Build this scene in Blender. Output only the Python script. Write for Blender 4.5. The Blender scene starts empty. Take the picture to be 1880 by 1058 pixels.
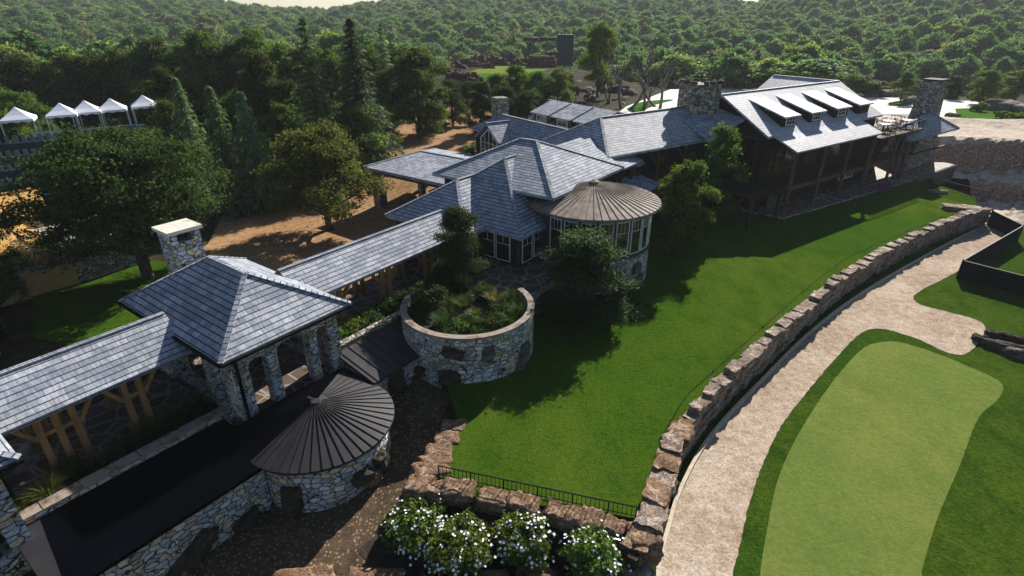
# Stone lodge above a golf course, built object by object
SUN_EL, SUN_AZ, SUN_E, SKY_E, EXPO, HAZE = 30.0, 28.0, 5.0, .05, 1.15, .0002
import bpy, bmesh, math, random
import numpy as np
from mathutils import Vector, noise
PI = math.pi
scn = bpy.context.scene
COL = scn.collection
rnd = random.Random(7)

# ------------------------------------------------------------------ camera numbers and frames
FPX = 1030.0; PITCH = math.radians(26.0); EYE = 15.0
_c, _s = math.cos(PITCH), math.sin(PITCH)
def at(px, py, z):
    u = (px - 940) / FPX; v = (529 - py) / FPX
    d = (u, _c + v * _s, -_s + v * _c)
    t = (z - EYE) / d[2]
    return (d[0] * t, d[1] * t)
def proj(p):
    x, y, z = p[0], p[1], p[2] - EYE
    Z = y * _c - z * _s; Y = y * _s + z * _c
    return (940 + FPX * x / Z, 529 - FPX * Y / Z)
def zat(b, py):
    lo, hi = -20.0, 14.9
    for _ in range(50):
        m = (lo + hi) / 2
        if proj((b[0], b[1], m))[1] > py: lo = m
        else: hi = m
    return lo
A = (.592, .806); B = (-.806, .592)
_az = math.radians(35.0)
C = (math.cos(_az), math.sin(_az)); D = (-math.sin(_az), math.cos(_az))
class Frame:
    def __init__(s, u, v): s.u, s.v = u, v
    def __call__(s, a, b, z): return Vector((a * s.u[0] + b * s.v[0], a * s.u[1] + b * s.v[1], z))
    def inv(s, x, y): return (x * s.u[0] + y * s.u[1], x * s.v[0] + y * s.v[1])
FA = Frame(A, B); FC = Frame(C, D)
def sstep(a, b, x):
    t = min(1, max(0, (x - a) / (b - a))); return t * t * (3 - 2 * t)

# ------------------------------------------------------------------ materials
MATS = {}
def newmat(name):
    m = bpy.data.materials.new(name); m.use_nodes = True
    nt = m.node_tree; nt.nodes.clear(); MATS[name] = m
    return m, nt
class G:
    """small node graph helper"""
    def __init__(s, nt): s.nt = nt
    def n(s, t, **k):
        nd = s.nt.nodes.new(t)
        for a, v in sorted(k.items(), key=lambda q: q[0].startswith('i_')):
            if a.startswith('i_'):
                key = a[2:]
                key = int(key) if key.isdigit() else key.replace('_', ' ')
                if isinstance(v, bpy.types.NodeSocket): s.nt.links.new(v, nd.inputs[key])
                else: nd.inputs[key].default_value = v
            else: setattr(nd, a, v)
        return nd
    def noise(s, vec, scale, detail=4, rough=.55, dist=0):
        return s.n('ShaderNodeTexNoise', i_Vector=vec, i_Scale=scale, i_Detail=detail, i_Roughness=rough, i_Distortion=dist).outputs[0]
    def ramp(s, fac, stops, interp='LINEAR'):
        r = s.n('ShaderNodeValToRGB', i_Fac=fac); cr = r.color_ramp; cr.interpolation = interp
        while len(cr.elements) < len(stops): cr.elements.new(.5)
        for e, (p, c) in zip(cr.elements, stops):
            e.position = p; e.color = (*c, 1) if len(c) == 3 else c
        return r.outputs[0]
    def mix(s, f, a, b, mode='MIX'):
        m = s.n('ShaderNodeMix', data_type='RGBA', blend_type=mode)
        for k, v in ((0, f), (6, a), (7, b)):
            if isinstance(v, bpy.types.NodeSocket): s.nt.links.new(v, m.inputs[k])
            else: m.inputs[k].default_value = v if k == 0 else ((*v, 1) if len(v) == 3 else v)
        return m.outputs[2]
    def math(s, op, a, b=0.0):
        m = s.n('ShaderNodeMath', operation=op)
        for k, v in ((0, a), (1, b)):
            if isinstance(v, bpy.types.NodeSocket): s.nt.links.new(v, m.inputs[k])
            else: m.inputs[k].default_value = v
        return m.outputs[0]
    def mapr(s, v, a, b, c, d):
        return s.n('ShaderNodeMapRange', i_Value=v, i_1=a, i_2=b, i_3=c, i_4=d).outputs[0]
    def bump(s, h, strength=.5, dist=.05):
        return s.n('ShaderNodeBump', i_Height=h, i_Strength=strength, i_Distance=dist).outputs[0]
    def out(s, col, rough=.8, normal=None, spec=.3, metal=0.0, trans=None):
        b = s.n('ShaderNodeBsdfPrincipled')
        for k, v in (('Base Color', col), ('Roughness', rough), ('Specular IOR Level', spec), ('Metallic', metal), ('Normal', normal)):
            if v is None: continue
            if isinstance(v, bpy.types.NodeSocket): s.nt.links.new(v, b.inputs[k])
            else: b.inputs[k].default_value = (*v, 1) if isinstance(v, tuple) and len(v) == 3 else v
        sh = b.outputs[0]
        if trans:
            t = s.n('ShaderNodeBsdfTranslucent'); s.nt.links.new(trans[1], t.inputs[0]) if isinstance(trans[1], bpy.types.NodeSocket) else None
            mx = s.n('ShaderNodeMixShader', i_0=trans[0]); s.nt.links.new(sh, mx.inputs[1]); s.nt.links.new(t.outputs[0], mx.inputs[2]); sh = mx.outputs[0]
        o = s.n('ShaderNodeOutputMaterial'); s.nt.links.new(sh, o.inputs[0])
    def obj(s): return s.n('ShaderNodeTexCoord').outputs['Object']
    def uv(s): return s.n('ShaderNodeTexCoord').outputs['UV']
    def pos(s): return s.n('ShaderNodeNewGeometry').outputs['Position']
    def scl(s, v, sc):
        return s.n('ShaderNodeMapping', i_Vector=v, i_Scale=sc).outputs[0]

def m_slate(name, c1, c2, mort, row=.25, wid=.46, rough=.8, spec=.08):
    m, nt = newmat(name); g = G(nt); uv = g.uv()
    br = g.n('ShaderNodeTexBrick', i_Vector=uv, i_Color1=(*c1, 1), i_Color2=(*c2, 1), i_Mortar=(c1[0] * .45, c1[1] * .45, c1[2] * .48, 1), i_Scale=1.0, i_Mortar_Size=.006, i_Mortar_Smooth=.1, i_Bias=0.0, i_Brick_Width=wid, i_Row_Height=row)
    br.offset = .37; br.offset_frequency = 3; br.squash = .82; br.squash_frequency = 2
    n1 = g.noise(g.scl(uv, (5, 1.0, 1)), 2.4, 5, .65); n2 = g.noise(uv, .35, 4)
    f = g.mapr(n1, .3, .7, .55, 1.35); f = g.math('MULTIPLY', f, g.mapr(n2, .3, .7, .82, 1.16))
    sep = g.n('ShaderNodeSeparateXYZ', i_0=uv).outputs[1]
    wob = g.math('ADD', sep, g.math('MULTIPLY', g.math('SUBTRACT', g.noise(g.scl(uv, (4, .5, 1)), 1.5, 2), .5), .03))
    fr = g.math('FRACT', g.math('DIVIDE', wob, row))
    edge = g.mapr(fr, .10, .22, 0.0, 1.0)
    col = g.mix(1.0, br.outputs[0], g.n('ShaderNodeCombineColor', i_0=f, i_1=f, i_2=f).outputs[0], 'MULTIPLY')
    col = g.mix(edge, mort, col)
    h = g.math('ADD', g.math('SUBTRACT', 1.0, fr), g.math('MULTIPLY', n1, .35))
    h = g.math('SUBTRACT', h, g.math('MULTIPLY', br.outputs[1], .4))
    g.out(col, rough, g.bump(h, .45, .025), spec)
    return m
def m_stone(name, cols, scale=3.0, mort=(.02, .019, .018), zs=1.5, gap=.05):
    m, nt = newmat(name); g = G(nt); o = g.obj()
    v = g.n('ShaderNodeMapping', i_Vector=o, i_Rotation=(0, 0, math.radians(-53.7)), i_Scale=(1, 1, zs)).outputs[0]
    v2 = g.n('ShaderNodeVectorMath', operation='ADD', i_0=v, i_1=g.n('ShaderNodeVectorMath', operation='SCALE', i_0=g.n('ShaderNodeTexNoise', i_Vector=o, i_Scale=2.2).outputs[1], i_Scale=.32).outputs[0]).outputs[0]
    k = dict(i_Vector=v2, i_Scale=scale, i_Randomness=.8, i_Exponent=3.2, distance='MINKOWSKI')
    f1 = g.n('ShaderNodeTexVoronoi', feature='F1', **k); f2 = g.n('ShaderNodeTexVoronoi', feature='F2', **k)
    ve = g.math('SUBTRACT', f2.outputs[0], f1.outputs[0])
    r = g.n('ShaderNodeSeparateColor', i_0=f1.outputs[1])
    n = len(cols); st = [((i + .02) / n, cc) for i, cc in enumerate(cols)]
    col = g.ramp(r.outputs[0], st, 'CONSTANT')
    nn = g.noise(o, 11, 6, .65)
    f = g.math('MULTIPLY', g.mapr(nn, .3, .75, .6, 1.25), g.mapr(r.outputs[1], 0, 1, .72, 1.15))
    col = g.mix(1.0, col, g.n('ShaderNodeCombineColor', i_0=f, i_1=f, i_2=f).outputs[0], 'MULTIPLY')
    col = g.mix(g.mapr(g.math('ADD', ve, g.math('MULTIPLY', g.math('SUBTRACT', nn, .5), .09)), gap * .5, gap * 1.5, 0, 1), mort, col)
    h = g.math('ADD', g.math('ADD', g.mapr(ve, 0, .22, 0, 1), g.math('MULTIPLY', nn, .55)), g.math('MULTIPLY', r.outputs[2], .35))
    g.out(col, .88, g.bump(h, 1.0, .06), .2)
    return m
def m_noisy(name, c1, c2, scale=3, rough=.85, bump=.3, bdist=.03, detail=5, c3=None, spec=.25, stretch=None, coord='obj', metal=0.0, lo=.35, hi=.65):
    m, nt = newmat(name); g = G(nt)
    o = g.obj() if coord == 'obj' else (g.pos() if coord == 'pos' else g.uv())
    if stretch: o = g.scl(o, stretch)
    n = g.noise(o, scale, detail)
    st = [(lo, c1), (hi, c2)] if c3 is None else [(lo, c1), ((lo + hi) / 2, c2), (hi, c3)]
    col = g.ramp(n, st)
    nn = g.noise(o, scale * 6, 4)
    g.out(col, rough, g.bump(g.math('ADD', n, g.math('MULTIPLY', nn, .5)), bump, bdist) if bump else None, spec, metal)
    return m
def m_leaf(name, c1, c2, trans=.3, rough=.7, spec=.06, clump=.9):
    m, nt = newmat(name); g = G(nt)
    geo = g.n('ShaderNodeNewGeometry'); oi = g.n('ShaderNodeObjectInfo')
    n = g.noise(g.obj(), clump, 2)
    f = g.math('ADD', g.math('MULTIPLY', geo.outputs['Random Per Island'], .6), g.math('MULTIPLY', n, .45))
    col = g.ramp(f, [(.15, c1), (.85, c2)])
    hsv = g.n('ShaderNodeHueSaturation', i_Color=col, i_Hue=g.mapr(oi.outputs['Random'], 0, 1, .47, .52), i_Value=g.mapr(oi.outputs['Random'], 0, 1, .75, 1.25)).outputs[0]
    tc = g.mix(1.0, hsv, (1.25, 1.3, .6), 'MULTIPLY')
    g.out(hsv, rough, None, spec, 0, (trans, tc))
    return m
def m_grass(name, base, alt, dark, fine=30, big=.12, con=.5):
    m, nt = newmat(name); g = G(nt); p = g.pos()
    n1 = g.noise(p, big, 5, .6); n2 = g.noise(g.scl(p, (1, .6, 1)), .7, 5, .65); n4 = g.noise(p, 5, 5, .7); n3 = g.noise(p, fine, 3, .8)
    col = g.mix(g.mapr(n1, .38, .62, 0, 1), base, alt)
    col = g.mix(g.mapr(n2, .42, .68, 0, .8), col, dark)
    f = g.math('MULTIPLY', g.mapr(n3, .3, .7, 1 - con, 1 + con), g.mapr(n4, .3, .7, 1 - con * .8, 1 + con * .8))
    col = g.mix(1.0, col, g.n('ShaderNodeCombineColor', i_0=f, i_1=f, i_2=f).outputs[0], 'MULTIPLY')
    g.out(col, 1.0, g.bump(g.math('ADD', n3, n4), .9, .06), 0.0)
    return m
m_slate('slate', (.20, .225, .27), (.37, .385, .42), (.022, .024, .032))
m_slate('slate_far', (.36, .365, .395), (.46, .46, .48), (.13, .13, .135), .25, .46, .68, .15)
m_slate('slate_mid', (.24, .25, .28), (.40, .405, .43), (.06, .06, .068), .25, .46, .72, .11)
m_stone('stone', [(.46, .51, .56), (.62, .62, .61), (.33, .38, .44), (.56, .48, .34), (.66, .64, .58), (.50, .53, .56), (.38, .34, .25), (.62, .54, .39)], 2.9, (.022, .022, .025), 1.75, .055)
m_stone('stone_brown', [(.27, .24, .19), (.42, .38, .30), (.19, .175, .15), (.52, .47, .37), (.33, .32, .29)], 2.9, (.016, .015, .013), 2.1, .05)
m_noisy('coping', (.10, .066, .045), (.25, .2, .16), 2.2, .85, .5, .03, c3=(.19, .17, .15))
def _flag():
    m, nt = newmat('flagstone'); g = G(nt); o = g.obj(); v = g.scl(o, (1, 1, .2))
    ve = g.n('ShaderNodeTexVoronoi', feature='DISTANCE_TO_EDGE', i_Vector=v, i_Scale=1.25).outputs[0]
    vc = g.n('ShaderNodeTexVoronoi', feature='F1', i_Vector=v, i_Scale=1.25).outputs[1]
    r = g.n('ShaderNodeSeparateColor', i_0=vc).outputs[0]
    col = g.ramp(r, [(0, (.058, .036, .023)), (.4, (.10, .062, .04)), (.7, (.075, .052, .038)), (1, (.15, .105, .075))])
    n = g.noise(o, 6, 5); f = g.mapr(n, .3, .7, .75, 1.2)
    col = g.mix(1.0, col, g.n('ShaderNodeCombineColor', i_0=f, i_1=f, i_2=f).outputs[0], 'MULTIPLY')
    col = g.mix(g.mapr(ve, .03, .06, 0, 1), (.22, .2, .18), col)
    g.out(col, .75, g.bump(g.math('ADD', g.mapr(ve, 0, .07, 0, 1), n), .5, .02), .3)
_flag()
m_noisy('dark_metal', (.014, .013, .0155), (.024, .0225, .025), 1.2, .6, .05, .01, spec=.25)
m_noisy('roof_shade', (.0010, .0013, .0024), (.0018, .0023, .0040), .8, 1.0, .1, .01, spec=0.0)  # near-black colour standing in for the pavilion's shade on the roofs
m_noisy('tan_metal', (.11, .085, .066), (.24, .195, .155), 2.2, .75, .25, .01, spec=.15)
m_noisy('siding', (.008, .0055, .005), (.018, .012, .010), 5, .75, .3, .01, stretch=(1, 1, .2))
m_noisy('blue_trim', (.025, .037, .045), (.04, .055, .065), 4, .6, .1, .01)
m_noisy('timber', (.20, .105, .042), (.34, .19, .085), 6, .7, .3, .01, stretch=(1, 1, .15))
m_noisy('dark_timber', (.045, .029, .017), (.095, .062, .036), 6, .8, .3, .01, stretch=(1, 1, .15), spec=.1)
m_noisy('post_timber', (.085, .052, .03), (.16, .10, .058), 6, .8, .3, .01, stretch=(1, 1, .15), spec=.1)
m_noisy('boards', (.05, .045, .022), (.12, .10, .05), 5, .8, .3, .02, stretch=(4, 4, .2))
m_noisy('white_frame', (.62, .61, .58), (.75, .74, .72), 5, .5, .05, .01)
m_noisy('black_iron', (.005, .005, .006), (.010, .010, .011), 5, .8, .05, .005, spec=.08)
m_noisy('black_cloth', (.004, .0045, .005), (.009, .009, .010), 3, .85, .2, .02, spec=.1)
m_noisy('tent_cloth', (.74, .76, .80), (.82, .83, .86), 2, .8, .1, .02)
m_noisy('stand_green', (.006, .022, .028), (.012, .036, .044), 3, .6, .1, .01)
m_noisy('stand_pale', (.085, .125, .14), (.13, .17, .185), 3, .6, .1, .01)
m_noisy('yellow_metal', (.44, .26, .075), (.52, .32, .10), 1.5, .7, .1, .01, spec=.1)
m_noisy('yellow_stucco', (.42, .28, .11), (.5, .34, .15), 3, .9, .3, .01)
def m_rock(name, cols, scale=2.0, crack=.6):
    m, nt = newmat(name); g = G(nt); o = g.obj(); so = g.scl(o, (1, 1, 3.2))
    n = g.noise(so, scale, 8, .68, .6); n2 = g.noise(o, scale * .45, 3); n3 = g.noise(so, scale * 7, 6, .7, .4)
    f = g.math('ADD', g.math('MULTIPLY', n, .65), g.math('MULTIPLY', n2, .35))
    col = g.ramp(f, [(.36, cols[0]), (.48, cols[1]), (.62, cols[2])])
    d = g.mapr(n3, .36, .62, .5, 1.25)
    ck = g.mapr(g.math('ABSOLUTE', g.math('SUBTRACT', n, .5)), 0, .022, 1 - crack, 1)
    k = g.math('MULTIPLY', d, ck)
    col = g.mix(1.0, col, g.n('ShaderNodeCombineColor', i_0=k, i_1=k, i_2=k).outputs[0], 'MULTIPLY')
    g.out(col, .95, g.bump(g.math('ADD', g.math('ADD', n, g.math('MULTIPLY', n3, .6)), g.math('MULTIPLY', ck, .3)), 1.0, .12), .1)
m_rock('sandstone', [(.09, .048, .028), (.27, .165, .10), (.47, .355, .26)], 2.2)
m_rock('grey_rock', [(.06, .05, .04), (.15, .125, .10), (.29, .25, .21)], 2.0)
m_rock('wall_rock', [(.10, .068, .05), (.33, .25, .195), (.60, .49, .41)], 2.6)
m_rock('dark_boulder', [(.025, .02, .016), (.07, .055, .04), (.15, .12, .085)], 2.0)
m_rock('red_rock', [(.03, .016, .012), (.085, .045, .034), (.20, .12, .09)], .9)
m_noisy('bark', (.03, .022, .016), (.09, .07, .05), 7, .9, .6, .03, stretch=(1, 1, .3))
m_noisy('dead_wood', (.06, .052, .048), (.15, .135, .125), 6, .9, .4, .03, stretch=(1, 1, .3))
m_noisy('pale_cap', (.36, .30, .23), (.62, .56, .47), 3.2, .85, .6, .03, c3=(.48, .43, .37))
m_noisy('kerb', (.36, .30, .22), (.50, .43, .33), 5, .85, .3, .02)
m_noisy('soil', (.018, .013, .009), (.045, .032, .022), 4, .95, .6, .05)
m_noisy('petal', (.72, .73, .70), (.82, .82, .80), 3, .6, 0)
m_noisy('purple_petal', (.12, .05, .14), (.2, .09, .22), 3, .7, 0)
m_noisy('concrete', (.045, .04, .038), (.07, .062, .058), 1.5, .9, .2, .02)
m_noisy('brown_metal', (.03, .022, .018), (.05, .04, .03), 3, .6, .1, .01)
m_leaf('leaf_mid', (.030, .064, .013), (.11, .17, .038), .4)
m_leaf('leaf_oak', (.014, .031, .008), (.072, .102, .030), .34)
m_leaf('leaf_bright', (.045, .085, .014), (.14, .20, .035), .35)
m_leaf('leaf_dark', (.014, .032, .010), (.055, .092, .026), .32)
m_leaf('leaf_olive', (.055, .085, .018), (.15, .19, .05), .4)
m_leaf('needle', (.05, .088, .045), (.14, .20, .095), .35, .6)
m_leaf('needle_deep', (.026, .058, .030), (.08, .135, .065), .32, .6)
m_leaf('blade', (.05, .09, .02), (.17, .21, .06), .3)
m_leaf('blade_yellow', (.14, .13, .04), (.32, .28, .11), .3)
m_leaf('blade_dark', (.018, .045, .012), (.05, .09, .025), .3)
def _forest():
    m, nt = newmat('forest_leaf'); g = G(nt); geo = g.n('ShaderNodeNewGeometry'); oi = g.n('ShaderNodeObjectInfo')
    base = g.ramp(oi.outputs['Random'], [(0, (.075, .15, .065)), (.3, (.095, .185, .072)), (.55, (.12, .205, .08)), (.72, (.11, .175, .085)), (.86, (.145, .165, .078)), (.95, (.22, .31, .085)), (1, (.14, .125, .075))])
    f = g.mapr(geo.outputs['Random Per Island'], 0, 1, .45, 1.45)
    col = g.mix(1.0, base, g.n('ShaderNodeCombineColor', i_0=f, i_1=f, i_2=f).outputs[0], 'MULTIPLY')
    g.out(col, .7, None, .1, 0, (.45, g.mix(1.0, col, (1.2, 1.3, .6), 'MULTIPLY')))
_forest()
m_grass('lawn', (.036, .078, .006), (.056, .090, .009), (.022, .060, .005), 14, .09, .33)
m_grass('rough_grass', (.030, .064, .007), (.046, .075, .008), (.016, .042, .005), 13, .13, .36)
m_grass('green', (.128, .172, .038), (.158, .188, .044), (.100, .150, .032), 30, .22, .22)
m_grass('far_grass', (.05, .125, .018), (.065, .145, .022), (.04, .1, .016), 10)
def _dirt(name, c1, c2, c3, fleck, fs=7, thr=.62, fine=60):
    m, nt = newmat(name); g = G(nt); p = g.pos()
    n1 = g.noise(p, .25, 5); n2 = g.noise(p, 2.5, 5); n3 = g.noise(p, fine, 3, .7)
    col = g.ramp(g.math('ADD', g.math('MULTIPLY', n1, .5), g.math('MULTIPLY', n2, .5)), [(.38, c1), (.5, c2), (.62, c3)])
    f = g.mapr(n3, .3, .7, .6, 1.4)
    col = g.mix(1.0, col, g.n('ShaderNodeCombineColor', i_0=f, i_1=f, i_2=f).outputs[0], 'MULTIPLY')
    if fleck:
        nf = g.n('ShaderNodeTexVoronoi', feature='F1', i_Vector=p, i_Scale=fs, i_Randomness=1.0)
        r = g.n('ShaderNodeSeparateColor', i_0=nf.outputs[1]).outputs[0]
        k = g.math('MULTIPLY', g.math('GREATER_THAN', r, thr), g.math('LESS_THAN', nf.outputs[0], .36))
        col = g.mix(k, col, fleck)
    g.out(col, .97, g.bump(g.math('ADD', n3, n2), .7, .03), .02)
_dirt('courtyard_dirt', (.19, .112, .055), (.27, .16, .082), (.32, .195, .105), None, fine=7)
_dirt('gravel', (.045, .032, .021), (.075, .053, .034), (.10, .07, .045), (.24, .165, .10), 8, .5, 14)
_dirt('path_gravel', (.235, .172, .122), (.32, .25, .187), (.40, .33, .262), None, fine=11)
_dirt('white_sand', (.62, .56, .50), (.70, .65, .58), (.76, .71, .64), None, fine=8)
_dirt('forest_floor', (.02, .018, .01), (.03, .028, .014), (.045, .04, .02), None, fine=3)
def _dune():
    m, nt = newmat('dune'); g = G(nt); p = g.pos()
    nz = g.n('ShaderNodeSeparateXYZ', i_0=g.n('ShaderNodeNewGeometry').outputs['Normal']).outputs[2]
    n2 = g.noise(p, 1.6, 6, .7); n3 = g.noise(p, 4.5, 5, .75)
    sand = g.ramp(n2, [(.35, (.46, .37, .28)), (.65, (.64, .54, .43))])
    rock = g.ramp(n3, [(.36, (.14, .07, .05)), (.53, (.33, .19, .14)), (.64, (.62, .46, .36))])
    col = g.mix(g.mapr(nz, .62, .86, 0, 1), rock, sand)
    g.out(col, .95, g.bump(g.math('ADD', n2, n3), 1.0, .25), .1)
_dune()
def _glass():
    m, nt = newmat('glass'); g = G(nt)
    n = g.noise(g.obj(), 1.3, 2)
    g.out(g.ramp(n, [(.4, (.006, .006, .007)), (.62, (.035, .018, .010))]), .06, None, .5)
_glass()

# ------------------------------------------------------------------ mesh builder
class MB:
    def __init__(s): s.v = []; s.f = []; s.uv = []
    def poly(s, pts, uv=None):
        i = len(s.v); s.v += [tuple(p) for p in pts]; s.f.append(tuple(range(i, i + len(pts)))); s.uv.append(uv)
    def box(s, o, ux, uy, uz):
        """o corner, three edge vectors"""
        o, ux, uy, uz = Vector(o), Vector(ux), Vector(uy), Vector(uz)
        if ux.cross(uy).dot(uz) < 0: ux, uy = uy, ux
        p = [o, o + ux, o + ux + uy, o + uy]; q = [k + uz for k in p]
        i = len(s.v); s.v += [tuple(k) for k in p + q]
        for f in ((3, 2, 1, 0), (4, 5, 6, 7), (0, 1, 5, 4), (1, 2, 6, 5), (2, 3, 7, 6), (3, 0, 4, 7)):
            s.f.append(tuple(i + k for k in f)); s.uv.append(None)
    def fbox(s, F, a0, a1, b0, b1, z0, z1):
        s.box(F(a0, b0, z0), F(a1 - a0, 0, 0), F(0, b1 - b0, 0), (0, 0, z1 - z0))
    def bar(s, p, q, w, h=None, up=(0, 0, 1)):
        p, q = Vector(p), Vector(q); h = h or w; d = (q - p).normalized(); up = Vector(up)
        if abs(d.dot(up)) > .98: up = Vector((A[0], A[1], 0))
        x = d.cross(up).normalized(); y = x.cross(d).normalized()
        s.box(p - x * w / 2 - y * h / 2, x * w, q - p, y * h)
    def tube(s, pts, rads, n=8, cap=True):
        rings = []
        for k, p in enumerate(pts):
            p = Vector(p); a = Vector(pts[max(0, k - 1)]); b = Vector(pts[min(len(pts) - 1, k + 1)])
            d = (b - a).normalized(); up = Vector((0, 0, 1)) if abs(d.z) < .95 else Vector((1, 0, 0))
            x = d.cross(up).normalized(); y = d.cross(x).normalized()
            i = len(s.v); rings.append(i)
            for j in range(n):
                t = 2 * PI * j / n; q = p + (x * math.cos(t) + y * math.sin(t)) * rads[k]; s.v.append(tuple(q))
        for k in range(len(rings) - 1):
            for j in range(n):
                a, b = rings[k], rings[k + 1]; j2 = (j + 1) % n
                s.f.append((a + j, a + j2, b + j2, b + j)); s.uv.append(None)
        if cap:
            s.f.append(tuple(rings[0] + j for j in reversed(range(n)))); s.uv.append(None)
            s.f.append(tuple(rings[-1] + j for j in range(n))); s.uv.append(None)
    def extrude(s, pts, off):
        """closed prism from a planar outline"""
        pts = [Vector(p) for p in pts]; off = Vector(off); q = [p + off for p in pts]; n = len(pts)
        s.poly(list(reversed(pts))); s.poly(q)
        for k in range(n): s.poly([pts[k], pts[(k + 1) % n], q[(k + 1) % n], q[k]])
    def slab(s, verts, faces, t=.12):
        """roof skin thickened downwards with fascia"""
        cnt = {}
        for f in faces:
            for k in range(len(f)):
                e = (f[k], f[(k + 1) % len(f)]); cnt.setdefault(frozenset(e), []).append(e)
        for f in faces: s.poly([verts[i] for i in f])
        lo = [Vector(v) - Vector((0, 0, t)) for v in verts]
        for f in faces: s.poly([lo[i] for i in reversed(f)])
        for e in cnt.values():
            if len(e) == 1:
                a, b = e[0]; s.poly([verts[b], verts[a], lo[a], lo[b]])
    def merge(s, o):
        i = len(s.v); s.v += o.v; s.f += [tuple(k + i for k in f) for f in o.f]; s.uv += o.uv
    def build(s, name, mat, parent=None, smooth=False, autouv=True, origin=None):
        me = bpy.data.meshes.new(name)
        off = Vector(origin) if origin is not None else (parent_loc(parent) if parent else Vector((0, 0, 0)))
        me.from_pydata([tuple(Vector(v) - off) for v in s.v], [], s.f)
        if autouv:
            ul = me.uv_layers.new(name='UVMap').data
            for p in me.polygons:
                n = p.normal
                if abs(n.z) > .995: h = Vector((A[0], A[1], 0))
                else: h = Vector((-n.y, n.x, 0)).normalized()
                w = n.cross(h)
                for li, vi in zip(p.loop_indices, p.vertices):
                    c = me.vertices[vi].co; ul[li].uv = (c.dot(h), c.dot(w))
        if smooth: me.polygons.foreach_set('use_smooth', [True] * len(me.polygons))
        me.materials.append(MATS[mat]); me.update()
        o = bpy.data.objects.new(name, me); COL.objects.link(o)
        if origin is not None: o.location = off
        if parent: o.parent = parent
        return o
LOCS = {}
def parent_loc(p):
    v = Vector((0, 0, 0))
    while p: v = v + Vector(p.location); p = p.parent
    return v
def tag(o, label=None, cat=None, group=None, kind=None):
    if label: o['label'] = label
    if cat: o['category'] = cat
    if group: o['group'] = group
    if kind: o['kind'] = kind
    return o
def thing(name, label, cat, loc=(0, 0, 0), group=None):
    o = bpy.data.objects.new(name, None); o.empty_display_size = .3; COL.objects.link(o); o.location = loc
    return tag(o, label, cat, group)
def dup(o, loc=None, rz=None, scale=None, label=None, group=None):
    c = o.copy(); COL.objects.link(c)
    if loc is not None: c.location = loc
    if rz is not None: c.rotation_euler.z = rz
    if scale is not None: c.scale = scale
    if label: c['label'] = label
    if group: c['group'] = group
    for ch in o.children:
        k = ch.copy(); COL.objects.link(k); k.parent = c
        for gch in ch.children:
            q = gch.copy(); COL.objects.link(q); q.parent = k
    return c
def quads(name, co, mat, parent=None, smooth=False, sizes=4):
    """fast mesh of loose faces from an (n*sizes,3) array"""
    n = len(co) // sizes
    me = bpy.data.meshes.new(name); me.vertices.add(len(co)); me.vertices.foreach_set('co', np.ascontiguousarray(co, dtype=np.float32).ravel())
    me.loops.add(len(co)); me.loops.foreach_set('vertex_index', np.arange(len(co), dtype=np.int32))
    me.polygons.add(n); me.polygons.foreach_set('loop_start', np.arange(n, dtype=np.int32) * sizes)
    me.materials.append(MATS[mat]); me.update(calc_edges=True)
    o = bpy.data.objects.new(name, me); COL.objects.link(o)
    if parent: o.parent = parent
    return o

# ------------------------------------------------------------------ terrain
WALL_PX = [(1150, 1010), (1175, 960), (1210, 860), (1235, 790), (1300, 710), (1400, 620), (1480, 550), (1560, 490), (1650, 440), (1740, 400), (1805, 382)]
WALL = [at(*p, .2) for p in WALL_PX]
def catmull(pts, step=.25):
    out = []; n = len(pts)
    for i in range(n - 1):
        p0, p1, p2, p3 = [np.array(pts[min(n - 1, max(0, k))]) for k in (i - 1, i, i + 1, i + 2)]
        L = np.linalg.norm(p2 - p1); m = max(2, int(L / step))
        for j in range(m):
            t = j / m
            out.append(tuple(.5 * ((2 * p1) + (-p0 + p2) * t + (2 * p0 - 5 * p1 + 4 * p2 - p3) * t * t + (-p0 + 3 * p1 - 3 * p2 + p3) * t ** 3)))
    out.append(tuple(pts[-1])); return out
WALLC = catmull(WALL, .25)
_wc = np.array(WALLC)
def wall_side(x, y):
    """signed distance: + on the path side (right) of the retaining wall"""
    if y > WALLC[-1][1] + 1: return -5
    d = np.hypot(_wc[:, 0] - x, _wc[:, 1] - y); i = int(d.argmin()); j = min(max(i, 1), len(_wc) - 2)
    t = _wc[j + 1] - _wc[j - 1]; v = np.array((x, y)) - _wc[i]
    s = t[1] * v[0] - t[0] * v[1]
    return float(d[i]) * (1 if s > 0 else -1)
GREEN_C = at(915, 132, 4.0)
def dune_z(x, y):
    n = noise.noise(Vector((x * .11, y * .11, 3.1))) * 3.2 + noise.noise(Vector((x * .3, y * .3, 9.0))) * 1.1
    q = y + .12 * (x - 50) + n
    z = 2.3 - 3.6 * (1 - sstep(62.5, 66.5, q)) - 2.0 * (1 - sstep(56.6, 58.8, q)) - 2.2 * (1 - sstep(49, 52.5, q))
    z += .9 * sstep(66, 74, q) * max(0, 1 - abs(q - 74) / 9)
    e = dune_edge(x); z = z + (2.05 - z) * sstep(e - 3.5, e - .5, y)
    am = 1 - .85 * sstep(65.5, 68, q)
    return z + am * (noise.noise(Vector((x * .9, y * .9, 1.0))) * .34 + noise.noise(Vector((x * 2.3, y * 2.3, 5.0))) * .2 + .12 * noise.noise(Vector((x * 5, y * 5, 2))))
DEDGE = [at(*p, 2) for p in ((1700, 214), (1745, 222), (1800, 227), (1835, 227), (1900, 240), (2150, 290))]
def dune_edge(x):
    for (x0, y0), (x1, y1) in zip(DEDGE[:-1], DEDGE[1:]):
        if x0 <= x <= x1: return y0 + (y1 - y0) * (x - x0) / (x1 - x0)
    return DEDGE[0][1] if x < DEDGE[0][0] else DEDGE[-1][1]
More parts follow.
